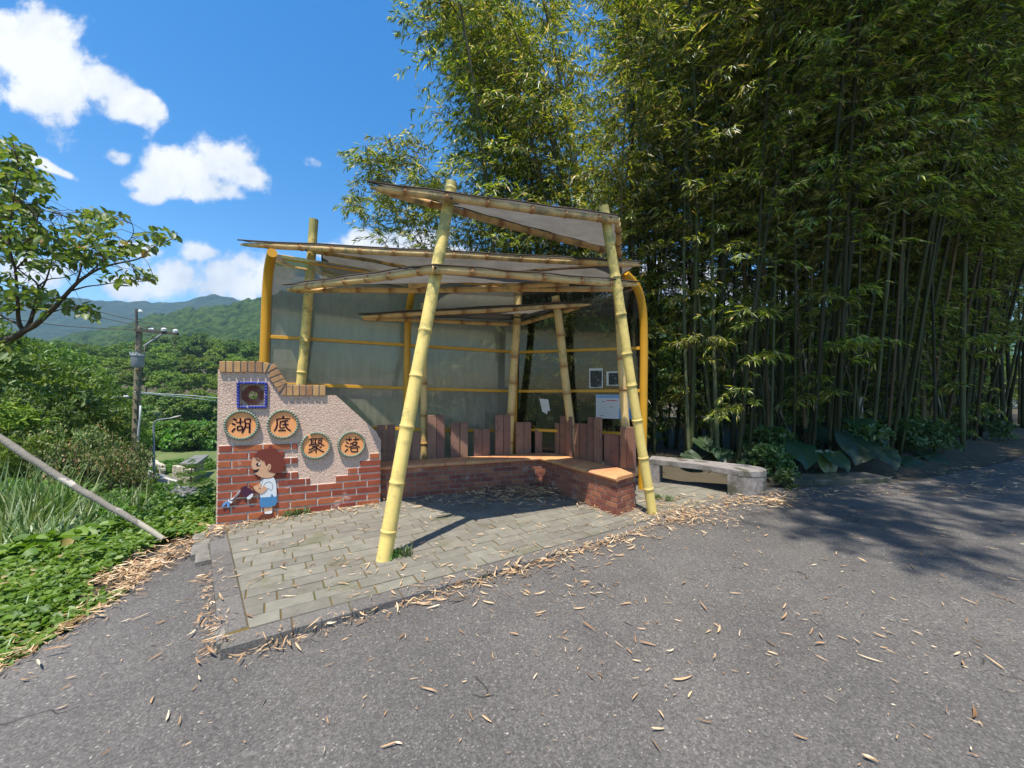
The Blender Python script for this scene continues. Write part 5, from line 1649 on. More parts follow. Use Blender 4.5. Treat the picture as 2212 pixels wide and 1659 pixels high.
# ------------------------------------------------------------------ left side: trees, shrubs, slope
NB = ('trunk', 'crown')
TA = []
for k in range(3):
    lm = lumps_dome(400 + k, 20, 2.1, 1.4, 5.6, .78)
    TA.append(crown_proto(410 + k, lm, 9500, .17, .36, [M_BLEAF, M_FLEAF2, M_BLEAF][k],
              [((0, 0, -1), (.1, 0, 3.2), .13, .07), ((0, 0, 1.6), (1.3, .5, 3.6), .06, .02), ((0, 0, 1.4), (-1.2, .3, 3.5), .06, .02), ((.1, 0, 3), (.2, -.5, 5), .05, .015)], M_BARK, flat=.6, droop=.2))
def tree_at(px, Y, ytop, k, lab, name='tree', protos=TA, hh=6.2, group=None, wide=1.0, cat='tree'):
    x = (px - 1106) / FPX * Y
    z = gh(x, Y); top = CAMZ + (845 - ytop) * Y / FPX
    s_ = max(.3, (top - z) / hh)
    o_ = inst(name, lab, cat, protos[k % len(protos)], NB, (x, Y, z - .1), px * .7, s_, group)
    o_.scale = (s_ * wide, s_ * wide, s_)
    return o_
GA = 'leafy trees on the left slope'
for (px, Y, yt, k, w_) in [(-60, 15, 640, 0, 1.0), (40, 17, 690, 1, .9), (110, 20, 745, 2, .9), (-130, 11, 720, 1, .9), (10, 12.5, 810, 0, .8), (90, 14, 850, 2, .8), (165, 18, 800, 1, .8), (215, 20, 850, 0, .9), (255, 22, 862, 2, .8), (150, 24, 770, 0, .9), (60, 26, 730, 2, 1.0), (-20, 23, 700, 0, 1.0), (290, 27, 880, 1, .7), (180, 15, 905, 2, .7), (60, 10.5, 900, 1, .7)]:
    tree_at(px, Y, yt, k, 'bushy bright green tree crowded on the slope left of the utility pole', group=GA, wide=w_)
# rusty twiggy shrub
RS = []
for k in range(2):
    tr_ = [((0, 0, -.5), (math.cos(a) * 1.1, math.sin(a) * 1.0, 1.2 + .5 * math.sin(a * 3)), .03, .006) for a in np.linspace(0, 6.28, 26)]
    RS.append(crown_proto(430 + k, lumps_dome(431 + k, 16, 1.15, .5, 1.5, .38), 3200, .075, .5, M_RLEAF, tr_, M_TWIG, flat=.8))
for i, (px, Y, yt) in enumerate([(130, 11, 930), (175, 11.6, 922), (215, 12, 930), (110, 10.6, 958), (160, 10.8, 950), (205, 11, 958), (240, 12, 952)]):
    tree_at(px, Y, yt, i, 'rusty brown twiggy shrub left of the utility pole', 'brown_shrub', RS, 1.75, 'rusty shrubs below the trees', .5, 'shrub')
# green shrubs around the utility pole and behind the wall
GSH = []
for k in range(3):
    GSH.append(crown_proto(450 + k, lumps_dome(451 + k, 14, .8, .15, 1.25, .34), 3400, .085, .5, [M_CLEAF, M_BLEAF, M_CLEAF][k], [((0, 0, -.4), (0, 0, .9), .03, .01)], M_BARK, flat=.8))
for i, (px, Y, yt) in enumerate([(262, 13, 985), (285, 15, 1000), (240, 10.5, 1035), (285, 11, 1045), (205, 8.5, 1060), (262, 8.2, 1080), (305, 9, 1095), (462, 6.6, 1050), (445, 6.0, 1078), (415, 6.4, 1095), (350, 7.5, 1108), (160, 7.5, 1070), (120, 8.6, 1048), (60, 8.6, 1040), (20, 8, 1050), (-40, 7.5, 1040), (385, 6.2, 1112), (300, 6.3, 1125), (215, 6.4, 1110), (180, 9.4, 1052), (90, 9.6, 1030), (30, 9.4, 1015), (145, 9.2, 1042), (230, 9.6, 1050), (-20, 9, 1000)]):
    tree_at(px, Y, yt, i, 'rounded green shrub on the slope between the shelter wall and the trees', 'green_shrub', GSH, 1.65, 'green shrubs on the left slope', 1.1, 'shrub')

# tall grass clumps
def grass_proto(seed, n, h, sp, w_):
    r_ = np.random.RandomState(seed)
    V, F, R = [], [], []
    for i in range(n):
        a = r_.uniform(0, 6.28); b0 = np.array([r_.normal(0, sp), r_.normal(0, sp), 0])
        out_ = np.array([math.cos(a), math.sin(a), 0]); hh_ = h * r_.uniform(.55, 1.15); be = r_.uniform(.25, .95)
        sd = np.array([-math.sin(a), math.cos(a), 0]); k0 = len(V); m_ = 6
        for k in range(m_ + 1):
            f = k / m_
            c = b0 + np.array([0, 0, hh_ * (f - .38 * be * f ** 2.6)]) + out_ * hh_ * be * .75 * f ** 2
            ww = w_ * (1 - f ** 2) * .5 + .0006
            V += [c - sd * ww, c + sd * ww]
        for k in range(m_):
            F.append([k0 + 2 * k, k0 + 2 * k + 1, k0 + 2 * k + 3, k0 + 2 * k + 2])
        R += [r_.rand()] * m_
    me = np_mesh('grass_clump_mesh', V, F, R, smooth=True); me.materials.append(M_GRASS)
    return me
GP = [grass_proto(500 + k, 230, .95, .12, .034) for k in range(2)]
for i, (px, Y, yt) in enumerate([(20, 6.6, 1030), (60, 6.9, 1022), (100, 6.7, 1030), (130, 6.9, 1040), (70, 6.0, 1062), (-30, 6.2, 1040), (40, 5.4, 1100),
                                 (285, 9.4, 1058), (95, 5.0, 1125), (190, 6.6, 1095)]):
    x = (px - 1106) / FPX * Y; z = gh(x, Y); s_ = (CAMZ + (845 - yt) * Y / FPX - z) / .80
    o_ = mesh_obj('grass_clump', GP[i % 2], None); o_.location = (x, Y, z - .03); o_.rotation_euler = (0, 0, i * 1.3); o_.scale = (min(s_, 1.35), min(s_, 1.35), s_)
    tag(o_, 'tall silvery green grass clump arching on the left slope', 'grass clump', 'tall grass clumps on the slope')

# creeping leafy cover on the verge and slope
def cover(name, label, N0, region, size, hfun, mat, seed, broad=True, stuff=True):
    r_ = np.random.RandomState(seed)
    x, y = region(r_, N0)
    h = hfun(x, y)
    keep = h > .015
    x, y, h = x[keep], y[keep], h[keep]
    n = len(x)
    z = H(x, y) + h * (1 - .75 * r_.rand(n) ** 1.8)
    a = r_.uniform(0, 6.28, n)
    D = np.stack([np.cos(a), np.sin(a), r_.uniform(-.5, .35, n)], 1)
    Nn = np.stack([r_.normal(0, .45, n), r_.normal(-.15, .45, n), np.ones(n)], 1)
    L = size * r_.uniform(.55, 1.35, n)
    V, F, R = leaves(np.stack([x, y, z], 1), D, Nn, L, L * r_.uniform(.55, .8, n), np.clip(r_.rand(n) * .75 + nz2(x, y, .5, seed + 1) * .3, 0, 1), broad=broad, fold=.25, droop=.18)
    me = np_mesh(name, V, F, R); me.materials.append(mat)
    o_ = mesh_obj(name, me, None)
    return tag(o_, label, 'ground cover', kind='stuff')
def reg_near(r_, n):
    y = r_.uniform(.6, 10.5, n); D = r_.rand(n) ** 1.15 * 7.5 - .02
    x = xb(y) - D
    ok = (x / np.maximum(y, .1) > -1.75)
    return x[ok], y[ok]
def h_near(x, y):
    D = xb(y) - x
    b_ = .06 + .30 * sstep(.1, 1.6, D) * (.45 + nz2(x + 50, y + 50, .55, 9)) + .12 * nz2(x + 50, y + 50, .2, 4) * sstep(.05, .6, D)
    b_ = b_ * (1 + .8 * sstep(4.2, 6, y) * sstep(2.5, .6, D))
    # keep clear of the wall, the kerb footing and the littered gap beside the kerb
    gap = (y > 3.0) & (y < 4.25) & (D < .42)
    d = (x - WA.x) * wn.x + (y - WA.y) * wn.y
    s_ = (x - WA.x) * we.x + (y - WA.y) * we.y
    blk = (s_ > -.06) & (d > -.34)
    stand = (y > 4.0) & (x > -3.2) & (y < 6.6)
    return np.where(gap | blk | stand, 0.0, b_)
cover('leafy_ground_cover', 'mass of bright green creeping leaves on the verge and slope', 150000, reg_near, .055, h_near, M_CLEAF, 61)
def reg_big(r_, n):
    cx = np.array([P(110, 1150, 5.2), P(190, 1140, 5.6), P(250, 1150, 5.3), P(60, 1190, 4.6)])
    k = r_.randint(0, 4, n)
    return cx[k, 0] + r_.normal(0, .42, n), cx[k, 1] + r_.normal(0, .3, n)
cover('broad_ground_cover', 'patch of wide pale green leaves in the middle of the slope', 2600, reg_big, .16, lambda x, y: .45 + .12 * nz2(x + 30, y, .3, 2), M_CLEAF, 62)
def reg_field(r_, n):
    y = r_.uniform(9, 26, n) ; q = r_.uniform(.62, 1.75, n)
    ok = (y < 15) | (q > .99)
    return -y[ok] * q[ok], y[ok]
cover('slope_ground_cover', 'rough green weeds covering the valley slope', 60000, reg_field, .17, lambda x, y: .25 + .6 * nz2(x + 300, y, 1.1, 6), M_BLEAF, 63)

def verge_grass():
    r_ = np.random.RandomState(88); n = 9000
    x, y = reg_near(r_, n); D_ = xb(y) - x
    m_ = (nz2(x + 80, y + 20, .7, 12) > .45) & (h_near(x, y) > .03)
    x, y, D_ = x[m_], y[m_], D_[m_]; n = len(x)
    hh = (.12 + .30 * sstep(.1, 1.8, D_)) * r_.uniform(.6, 1.35, n)
    base = np.stack([x, y, H(x, y)], 1)
    out_ = rotdir(r_, n); sd = np.stack([-out_[:, 1], out_[:, 0], 0 * x], 1)
    V = []
    for f, w_ in ((0, .5), (.45, .5), (.8, .35), (1, .04)):
        c = base + np.array([0, 0, 1]) * (hh * (f * 1.15 - .35 * f ** 2.5))[:, None] + out_ * (hh * .6 * f ** 2)[:, None]
        V += [c - sd * .007 * w_, c + sd * .007 * w_]
    V = np.stack(V, 1).reshape(-1, 3)
    F = (np.array([[0, 1, 3, 2], [2, 3, 5, 4], [4, 5, 7, 6]])[None] + (np.arange(n) * 8)[:, None, None]).reshape(-1, 4)
    me = np_mesh('verge_grass', V, F, np.repeat(r_.rand(n), 3)); me.materials.append(M_GRASS)
    tag(mesh_obj('verge_grass', me, None), 'thin grass blades rising through the leafy cover', 'grass', kind='stuff')
verge_grass()
# leaning log prop
lb_ = PH(352, 1163, .26); lb_.z += .26
la = P(-60, 905, lb_.y - .25)
lg = thing('leaning_log', 'long weathered grey pole slanting down through the weeds', 'pole', (lb_.x, lb_.y, lb_.z - .03))
lm_ = la.lerp(lb_, .87)
mb = MB(); n = 16
mb.tube([la.lerp(lm_, k / n) + Vector((0, 0, -.03 * math.sin(math.pi * k / n) + .004 * math.sin(k * 2.3))) for k in range(n + 1)], [.029 - .005 * k / n + .0015 * math.sin(k * 1.9) for k in range(n + 1)], 12)
mb.build('barked_length', M_LOG, lg, angle=50)
mb = MB(); mb.tube([lm_, lm_.lerp(lb_, .5), lb_ - Vector((0, 0, .005))], [.023, .022, .021], 12); mb.build('bare_end', M_LOGL, lg, angle=50)

# near tree reaching in from the left
TT = lambda x, y: (.5426 * x / K, (500 + .5426 * y) / K)
nt_base = Vector((-8.4, 4.4, gh(-8.4, 4.4) - .1))
tn = thing('broadleaf_tree', 'dark branched tree with broad glossy leaves reaching in from the left edge', 'tree', nt_base)
def bp_(lst, y0, y1):
    n = len(lst)
    return [P(*TT(a, b_), y0 + (y1 - y0) * k / (n - 1)) for k, (a, b_) in enumerate(lst)]
mains = [([(-420, 1590), (-200, 1550), (0, 1532), (110, 1503), (170, 1462), (250, 1420), (330, 1350), (400, 1285), (450, 1228), (540, 1130), (600, 1080), (700, 1020), (820, 980), (1000, 940), (1100, 862), (1280, 780)], 4.5, 4.3, .055, .004),
         ([(170, 1462), (215, 1400), (245, 1300), (262, 1220), (275, 1140), (230, 1085), (170, 1050), (60, 940)], 4.48, 4.8, .028, .006),
         ([(275, 1140), (350, 1090), (470, 1075), (560, 1040)], 4.6, 4.9, .012, .004),
         ([(160, 1450), (133, 1380), (128, 1250), (118, 1120), (110, 1020), (70, 850), (85, 600), (130, 300), (95, 150)], 4.5, 4.2, .026, .005),
         ([(150, 1440), (110, 1400), (50, 1375), (-60, 1310), (-250, 1200)], 4.5, 4.9, .02, .006),
         ([(520, 1170), (620, 1142), (720, 1130), (850, 1110), (1000, 1105), (1120, 1100)], 4.42, 4.1, .012, .003),
         ([(540, 1135), (575, 1040), (600, 920), (640, 790), (700, 640), (760, 610)], 4.42, 4.7, .013, .004),
         ([(600, 1080), (740, 960), (860, 880), (960, 760), (930, 640)], 4.4, 4.2, .010, .003),
         ([(270, 1200), (330, 1100), (380, 930), (420, 780), (350, 640)], 4.6, 4.4, .014, .004),
         ([(110, 1020), (230, 880), (260, 700), (300, 600), (440, 620)], 4.35, 4.0, .012, .003),
         ([(330, 1350), (420, 1310), (520, 1300), (640, 1320)], 4.46, 4.3, .008, .003),
         ([(70, 850), (-40, 700), (-20, 500), (60, 380)], 4.3, 4.6, .012, .004)]
mb = MB()
mb.tube([nt_base, nt_base + Vector((.15, 0, 1.6)), nt_base + Vector((.6, .05, 2.6)), bp_(mains[0][0], 4.5, 4.3)[0]], [.10, .085, .07, .056], 12)
brpts = []
for lst, y0, y1, r0, r1 in mains:
    sp_ = spline(bp_(lst, y0, y1), 4)
    mb.tube(sp_, [.82 * (r0 + (r1 - r0) * (k / (len(sp_) - 1)) ** .8) for k in range(len(sp_))], 8)
    brpts += sp_[len(sp_) // 5:]
BA = np.array([tuple(p) for p in brpts])
rg = np.random.RandomState(77)
blobs = [(60, 130, 90, 50, 40), (120, 200, 110, 90, 90), (40, 300, 180, 110, 150), (230, 330, 100, 70, 70), (130, 440, 190, 100, 150), (330, 445, 60, 50, 36), (30, 560, 150, 100, 160), (240, 600, 130, 50, 60),
         (120, 700, 220, 90, 190), (390, 770, 150, 70, 100), (40, 850, 190, 100, 160), (300, 860, 170, 70, 130), (560, 870, 150, 70, 130), (680, 700, 140, 90, 110), (660, 620, 90, 30, 30), (880, 640, 110, 28, 28),
         (750, 800, 130, 60, 80), (840, 900, 140, 40, 70), (1000, 860, 90, 50, 50), (1090, 800, 80, 35, 34), (1190, 762, 80, 26, 30), (640, 935, 150, 50, 70), (400, 960, 150, 50, 50), (240, 1000, 140, 50, 40),
         (870, 1080, 150, 30, 44), (1020, 1060, 80, 24, 24), (1120, 1085, 36, 16, 8), (40, 1100, 110, 70, 60), (350, 1190, 110, 50, 46), (170, 1225, 130, 80, 70), (40, 1250, 90, 70, 50), (500, 1280, 70, 50, 40), (640, 1315, 60, 38, 38),
         (20, 1560, 70, 30, 14), (330, 1290, 60, 40, 16), (480, 640, 30, 20, 5), (-200, 700, 200, 300, 260), (-200, 1200, 150, 200, 90)]
B, D, N = [], [], []
for (bx, by, rx, ry, c) in blobs:
    for _ in range(int(c * .82 / 3)):
        a, q = rg.uniform(0, 6.28), math.sqrt(rg.rand())
        p = np.array(P(*TT(bx + rx * q * math.cos(a), by + ry * q * math.sin(a)), 4.45 + rg.normal(0, .28)))
        k = np.argmin(np.sum((BA - p) ** 2, 1)); b0 = BA[k]
        if np.linalg.norm(b0 - p) > .05 and rg.rand() < .55:
            md = (b0 + p) / 2 + np.array([0, 0, .03])
            mb.tube([Vector(b0), Vector(md), Vector(p)], [.0035, .0025, .0015], 4, caps=False)
        for e in range(3):
            dd = rg.normal(0, .7, 3) + unit((p - b0)[None])[0] * .6 + np.array([0, 0, -.25])
            B.append(p + rg.normal(0, .025, 3)); D.append(dd); N.append(rg.normal(0, .4, 3) + [0, 0, 1])
mb.build('trunk', M_BARK, tn, smooth=True)
n = len(B); L = rg.uniform(.06, .115, n)
M_NLEAF = leafm('near_leaf', [(0.0, (0.06, 0.11, 0.02)), (0.45, (0.12, 0.20, 0.035)), (0.85, (0.20, 0.28, 0.055)), (0.97, (0.30, 0.33, 0.08)), (1.0, (0.42, 0.24, 0.06))], .38, .05, .5, 1.6)
V, F, R = leaves(np.array(B), np.array(D), np.array(N), L, L * rg.uniform(.5, .66, n), rg.rand(n), broad=True, fold=.3, droop=.22)
V = V - np.array(nt_base); me = np_mesh('crown', V, F, R); me.materials.append(M_NLEAF)
c = bpy.data.objects.new('crown', me); COL.objects.link(c); c.parent = tn

# ------------------------------------------------------------------ forested hill
TF = []
for k in range(5):
    lm = lumps_dome(600 + k, 16, 3.6, 3.2, 7.6, 1.5, .85)
    TF.append(crown_proto(610 + k, lm, 4200, .42, .6, [M_FLEAF, M_FLEAF2, M_FLEAF, M_FLEAF, M_FLEAF2][k], [((0, 0, -1), (0, 0, 5), .25, .12), ((0, 0, 2.5), (1.8, 0, 5), .12, .05), ((0, 0, 2.5), (-1.6, 1, 5), .12, .05)], M_BARK, flat=.62, up=.7))
prof_top = lambda px: np.interp(px, [-100, 150, 200, 260, 300, 400, 440, 480, 570, 700, 900], [820, 800, 768, 742, 728, 714, 722, 735, 722, 715, 740])
rg = np.random.RandomState(9)
for Y, dy in ((62, 875), (74, 850), (88, 822), (102, 795), (118, 768), (136, 735), (152, 715)):
    px = -60 + rg.uniform(0, 20)
    while px < 700:
        yt = max(float(prof_top(px)) + rg.uniform(-4, 10), dy + rg.uniform(-14, 14))
        if Y < 80 and px < 290: px += 40; continue
        x = (px - 1106) / FPX * Y
        h_ = CAMZ + (845 - yt) * Y / FPX - gh(x, Y)
        h_ = min(max(h_, 6.5), 17)
        k = rg.randint(0, 5)
        lab = 'dark green round tree on the wooded hill' if k in (0, 2, 3) else 'yellow green round tree on the wooded hill'
        o_ = inst('hill_tree', lab, 'tree', TF[k], NB, (x, Y, gh(x, Y) - .3), rg.uniform(0, 6.28), 1, 'dark trees on the hill' if k in (0, 2, 3) else 'yellow green trees on the hill')
        s_ = h_ / 8.6; o_.scale = (min(s_, 1.15), min(s_, 1.15), s_)
        px += rg.uniform(3.4, 5.0) * FPX / Y

# ------------------------------------------------------------------ valley: road, walls, hedge, field things
def strip(name, left, right, lift, mat, n=10):
    """surface between two ground polylines"""
    def rs(l):
        o_ = []
        for a, b_ in zip(l[:-1], l[1:]):
            for k in range(n): o_.append(a.lerp(b_, k / n))
        return o_ + [l[-1]]
    A_, B_ = rs(left), rs(right)
    mb = MB(); vs = []; m_ = 5
    for a, b_ in zip(A_, B_):
        for j in range(m_ + 1):
            p = a.lerp(b_, j / m_); vs.append((p.x, p.y, gh(p.x, p.y) + lift))
    fs = [(i * (m_ + 1) + j, i * (m_ + 1) + j + 1, (i + 1) * (m_ + 1) + j + 1, (i + 1) * (m_ + 1) + j) for i in range(len(A_) - 1) for j in range(m_)]
    mb.add(vs, fs)
    return mb.build(name, mat, smooth=True)
Lf = [PH(310, 1012), PH(322, 1027), PH(340, 1042), PH(356, 1058), PH(366, 1085)]
Rt = [PH(327, 1009), PH(350, 1026), PH(378, 1036), PH(408, 1046), PH(440, 1066)]
M_ROAD2 = pm('valley_road', (0.15, 0.15, 0.15), (0.2, 0.2, 0.2), 1, .9)
tag(strip('valley_road', Lf, Rt, .10, M_ROAD2), kind='structure')
mid_l = [PH(322, 1030), PH(345, 1042), PH(366, 1050), PH(388, 1058)]
M_WH = pm('white_concrete', (0.5, 0.49, 0.46), (0.6, 0.59, 0.56), 3, .8)
mb = MB()
pts = [p + Vector((0, 0, .45)) for p in mid_l]
mb.tube(spline(pts, 4), .07, 8); rl = thing('road_rail', 'low white rail along the valley road beside the street lamp', 'rail', mid_l[0])
mb.build('rail_bar', M_WH, rl, smooth=True)
for p in mid_l:
    mb = MB(); mb.box(p + Vector((0, 0, .2)), (.06, 0, 0), (0, .06, 0), (0, 0, .25)); mb.build('post', M_WH, rl)
M_BLOCK = pm('cream_stone', (0.42, 0.37, 0.28), (0.55, 0.50, 0.40), 4, .9, .6, 12, rndmix=.2)
def block_wall(lab, line, rows_, bl_):
    th_ = thing('stone_wall', lab, 'wall', line[0])
    mb = MB()
    for a, b_ in zip(line[:-1], line[1:]):
        d = b_ - a; L = d.length; n = max(1, int(L / bl_)); d.normalize(); nr = Vector((-d.y, d.x, 0)).normalized()
        for r in range(rows_):
            for i in range(n):
                c = a + d * (L * (i + .5 + (.3 if r % 2 else 0)) / n)
                c.z = gh(c.x, c.y) + .2 + r * .24
                mb.bbox(c, d * (L / n * .46), nr * .16, (0, 0, .11), .03, rnd=rr.random())
    return mb.build('stone_courses', M_BLOCK, th_)
block_wall('low cream stone block wall along the far side of the valley road', [PH(326, 1008), PH(338, 1017), PH(352, 1026)], 3, .42)
block_wall('low cream stone block wall in front of the clipped dark bush', [PH(377, 1034), PH(392, 1040), PH(412, 1047)], 4, .36)

# street lamp
def lamp(lab, foot, toppx, headpx, Y, r, arm, big=True):
    a = foot; th_ = thing('street_lamp', lab, 'street lamp', a)
    M_ = MATS.get('lamp_metal') or pm('lamp_metal', (0.20, 0.24, 0.27), (0.26, 0.30, 0.33), 3, .5)
    t_ = P(*toppx, Y); pts = [a, a.lerp(t_, .35), a.lerp(t_, .7), t_] + [P(*q, Y) for q in arm]
    mb = MB(); sp_ = spline(pts, 5); mb.tube(sp_, [r * (1.25 - .6 * k / len(sp_)) for k in range(len(sp_))], 10); mb.build('pole', M_, th_, smooth=True)
    mb = MB(); mb.tube([a - Vector((0, 0, .1)), a + Vector((0, 0, .5)), a + Vector((0, 0, .52))], [r * 1.9, r * 1.8, r * 1.2], 10); mb.build('base', M_BARK if big else M_, th_, angle=40)
    p0, p1 = P(*headpx[0], Y), P(*headpx[1], Y); mb = MB()
    mb.tube([p0, p0.lerp(p1, .15), p0.lerp(p1, .6), p1], [r * .8, r * 2.0, r * 2.1, r * .9], 10, flat=(0, 0, 1)); mb.build('lamp_head', M_WH, th_, smooth=True)
ft = PH(333, 1046)
lamp('grey street lamp with a curved arm and white head on the valley road', ft, (331.5, 925), [(367, 904), (390, 898)], ft.y, .065, [(333, 914), (340, 908), (352, 905.5), (368, 904)])
f2 = PH(434, 907)
lamp('tiny white street lamp far beyond the hedge', Vector((f2.x, f2.y, f2.z)), (433.5, 889), [(433, 885), (429, 882)], f2.y, .10, [(433, 886)], False)

# utility pole
UY = 18.5
fx = P(291, 997, UY); fx.z = gh(fx.x, fx.y)
up_ = thing('utility_pole', 'tall concrete utility pole with a grey transformer can and one long crossarm', 'utility pole', fx)
M_UP = pm('concrete_pole', (0.20, 0.17, 0.11), (0.26, 0.225, 0.15), 4, .9, .3, 20, c3=(0.10, 0.08, 0.05), s3=3, t3=.58)
M_UD = pm('dark_wood', (0.06, 0.05, 0.045), (0.10, 0.09, 0.08), 6, .8); M_CAN2 = pm('grey_can', (0.22, 0.23, 0.25), (0.30, 0.31, 0.33), 3, .5); M_PORC = pm('porcelain', (0.7, 0.7, 0.7), None, 3, .25); M_PVC = pm('grey_pipe', (0.42, 0.47, 0.5), (0.5, 0.54, 0.57), 3, .5)
mb = MB(); tp = P(301, 706, UY); mb.tube([fx - Vector((0, 0, .2)), P(291, 997, UY), tp - Vector((0, 0, .02)), tp], [.17, .155, .12, .09], 14); mb.build('pole', M_UP, up_, angle=40)
mb = MB(); mb.tube([P(296, 745, UY - .1), P(294.5, 668, UY - .1)], .05, 8); mb.build('pole_extension', M_UD, up_, angle=40)
mb = MB(); mb.tube([P(296, 672, UY - .1), P(304, 673, UY - .1)], .03, 6); mb.build('top_bracket', M_UD, up_)
mb = MB(); a = P(303, 673, UY - .1); mb.tube([a - Vector((0, 0, .04)), a, a + Vector((0, 0, .09))], [.07, .09, .04], 10); mb.build('insulator', M_PORC, up_, angle=40)
mb = MB(); a, b_ = P(292, 713, UY - .2), P(384, 721.5, UY + .3); d = (b_ - a); mb.box((a + b_) / 2, d / 2, Vector((0, .06, 0)), (0, 0, .065)); mb.build('crossarm', M_UD, up_)
mb = MB(); mb.tube([P(311, 748, UY - .15), P(350, 722, UY + .1)], .05, 8); mb.build('brace', M_CAN2, up_, angle=40)
for (px, py) in ((327, 711), (354, 711), (379, 714)):
    a = P(px, py, UY + .1); mb = MB(); mb.tube([a - Vector((0, 0, .12)), a - Vector((0, 0, .1)), a, a + Vector((0, 0, .06))], [.04, .10, .115, .05], 12); mb.build('insulator', M_PORC, up_, angle=50)
a = P(297.5, 779, UY - .35); mb = MB(); h_ = 29 / FPX * UY / 2
mb.tube([a - Vector((0, 0, h_)), a - Vector((0, 0, h_ - .04)), a + Vector((0, 0, h_ - .12)), a + Vector((0, 0, h_ - .1)), a + Vector((0, 0, h_)), ], [.21, .235, .245, .27, .25], 18)
cn_ = mb.build('transformer', M_CAN2, up_, angle=35)
mb = MB()
for q in range(3):
    c = a + Vector((-.14 + q * .14, -.2, h_ - .06)); mb.tube([c, c + Vector((0, -.03, .12))], [.035, .03], 8)
mb.build('bushings', M_PORC, cn_)
mb = MB(); mb.tube([P(303.5, 876, UY - .2), P(302, 905, UY - .2), P(298.5, 935, UY - .2), P(297, 1002, UY - .2)], .035, 8); mb.build('conduit', M_PVC, up_, smooth=True)
mb = MB()
for q in range(9):
    c = P(300 - q * .9, 800 + q * 21, UY - .16); mb.box(c, (.17, 0, 0), (0, .03, 0), (0, 0, .02))
mb.build('step_bolts', M_UD, up_)
mb = MB(); mb.tube([P(313, 745, UY - .2), P(311, 775, UY - .2), P(306, 810, UY - .2), P(298, 850, UY - .2), P(297, 905, UY - .2)], .022, 6); mb.build('drop_cable', M_UD, up_, smooth=True)
# smaller pole further off
q = PH(216, 930); SY = 30
b0 = P(216, 870, SY); b0.z = gh(b0.x, b0.y)
sp2 = thing('utility_pole', 'smaller far utility pole with three white insulators, left of the tall pole', 'utility pole', b0)
mb = MB(); mb.tube([b0, P(216, 826, SY)], .15, 10); mb.build('pole', M_UP, sp2, angle=40)
mb = MB(); a, b_ = P(216, 861, SY - .2), P(282, 859, SY - .2); mb.box((a + b_) / 2, (b_ - a) / 2, (0, .06, 0), (0, 0, .06)); mb.build('crossarm', M_UD, sp2)
for px in (239, 256, 272):
    a = P(px, 856, SY - .2); mb = MB(); mb.tube([a - Vector((0, 0, .1)), a, a + Vector((0, 0, .1))], [.14, .16, .05], 10); mb.build('insulator', M_PORC, sp2, angle=50)
# wires
def wire(lab, pts, r=.018, mat=None, sag=0):
    sp_ = spline(pts, 6); mb = MB(); mb.tube(sp_, r, 5)
    tag(mb.build('power_line', mat or M_UD, smooth=True), lab, 'cable')
wire('uppermost black power line running left from the outermost insulator', [P(-200, 575, 15), P(40, 622, 16), P(216, 674, 17.5), P(379, 711, UY + .1)])
wire('black power line running left from the innermost insulator', [P(-200, 600, 15), P(60, 648, 16), P(204, 683, 17.5), P(327, 709, UY)])
wire('black power line sagging left across the mountain foot', [P(-200, 655, 15), P(0, 685, 16), P(150, 705, 17.5), P(292, 711.5, UY), P(354, 710, UY + .1)])
wire('low pale green cable running left from the tall pole', [P(-200, 828, 14), P(0, 836, 15.5), P(110, 841, 16.5), P(216, 845, 17.5), P(291, 845.5, UY)], .016, M_STALK)
wire('bright silver cable running from the tall pole behind the wall', [P(292, 846, UY - .2), P(336, 850, 20), P(470, 860, 24), P(640, 885, 30)], .022, M_PORC)
wire('dimmer silver cable just below the bright one', [P(292, 850, UY - .2), P(345, 853, 20), P(470, 867, 24), P(640, 895, 30)], .018, M_PVC)

# hedge in front of the hill, clipped bush, slab roof, orange hut, far house
HG = crown_proto(700, lumps_dome(701, 14, 2.0, .2, 1.7, .7), 3600, .24, .6, M_CLEAF, [((0, 0, -.5), (0, 0, 1), .06, .02)], M_BARK, flat=.8)
for i in range(15):
    px = 332 + i * 11; Y = 48 + (i % 3) * 5
    x = (px - 1106) / FPX * Y; yt = 908 + 4 * math.sin(i * 1.9)
    s_ = max(.7, (CAMZ + (845 - yt) * Y / FPX - gh(x, Y)) / 2.3)
    inst('hedge_bush', 'bright green bush in the hedge row below the wooded hill', 'bush', HG, NB, (x, Y, gh(x, Y) - .1), i * 1.1, s_, 'hedge bushes across the valley')
for i in range(9):
    px = 345 + i * 14; Y = 33 + (i % 2) * 3; x = (px - 1106) / FPX * Y
    inst('field_bush', 'small green bush at the edge of the terraced field', 'bush', HG, NB, (x, Y, gh(x, Y) - .1), i, .35, 'bushes along the field')
q = PH(418, 1036)
CB = []
lm = [(math.cos(a) * r_, math.sin(a) * r_, z_, s_) for z_, r_, s_, n_ in ((.35, .95, .42, 8), (.85, .7, .36, 6), (1.3, .4, .3, 4), (1.6, .05, .25, 1)) for a in np.linspace(0, 6.28, n_ + 1)[:-1]]
CBm = crown_proto(720, lm, 9000, .075, .3, M_FLEAF, [((0, 0, -.3), (0, 0, 1.4), .09, .04)], M_BARK, flat=.55, up=.8)
q = Vector(((416 - 1106) / FPX * 24, 24, 0)); q.z = gh(q.x, q.y)
sb_ = (CAMZ + (845 - 990) * 24 / FPX - q.z) / 1.8
ob_ = inst('clipped_bush', 'dark green cloud pruned bush behind the cream stone wall', 'bush', CBm, NB, tuple(q), .5, sb_)
ob_.scale = (sb_ * .72, sb_ * .72, sb_)
a0, a1, a2, a3 = PH(388, 1003), P(431, 983, 32), P(451, 982, 31), P(430, 1000, 27.5)
sr = thing('low_shed', 'low shed with a flat dark sloping roof above the clipped bush', 'shed', (a0 + a2) / 2)
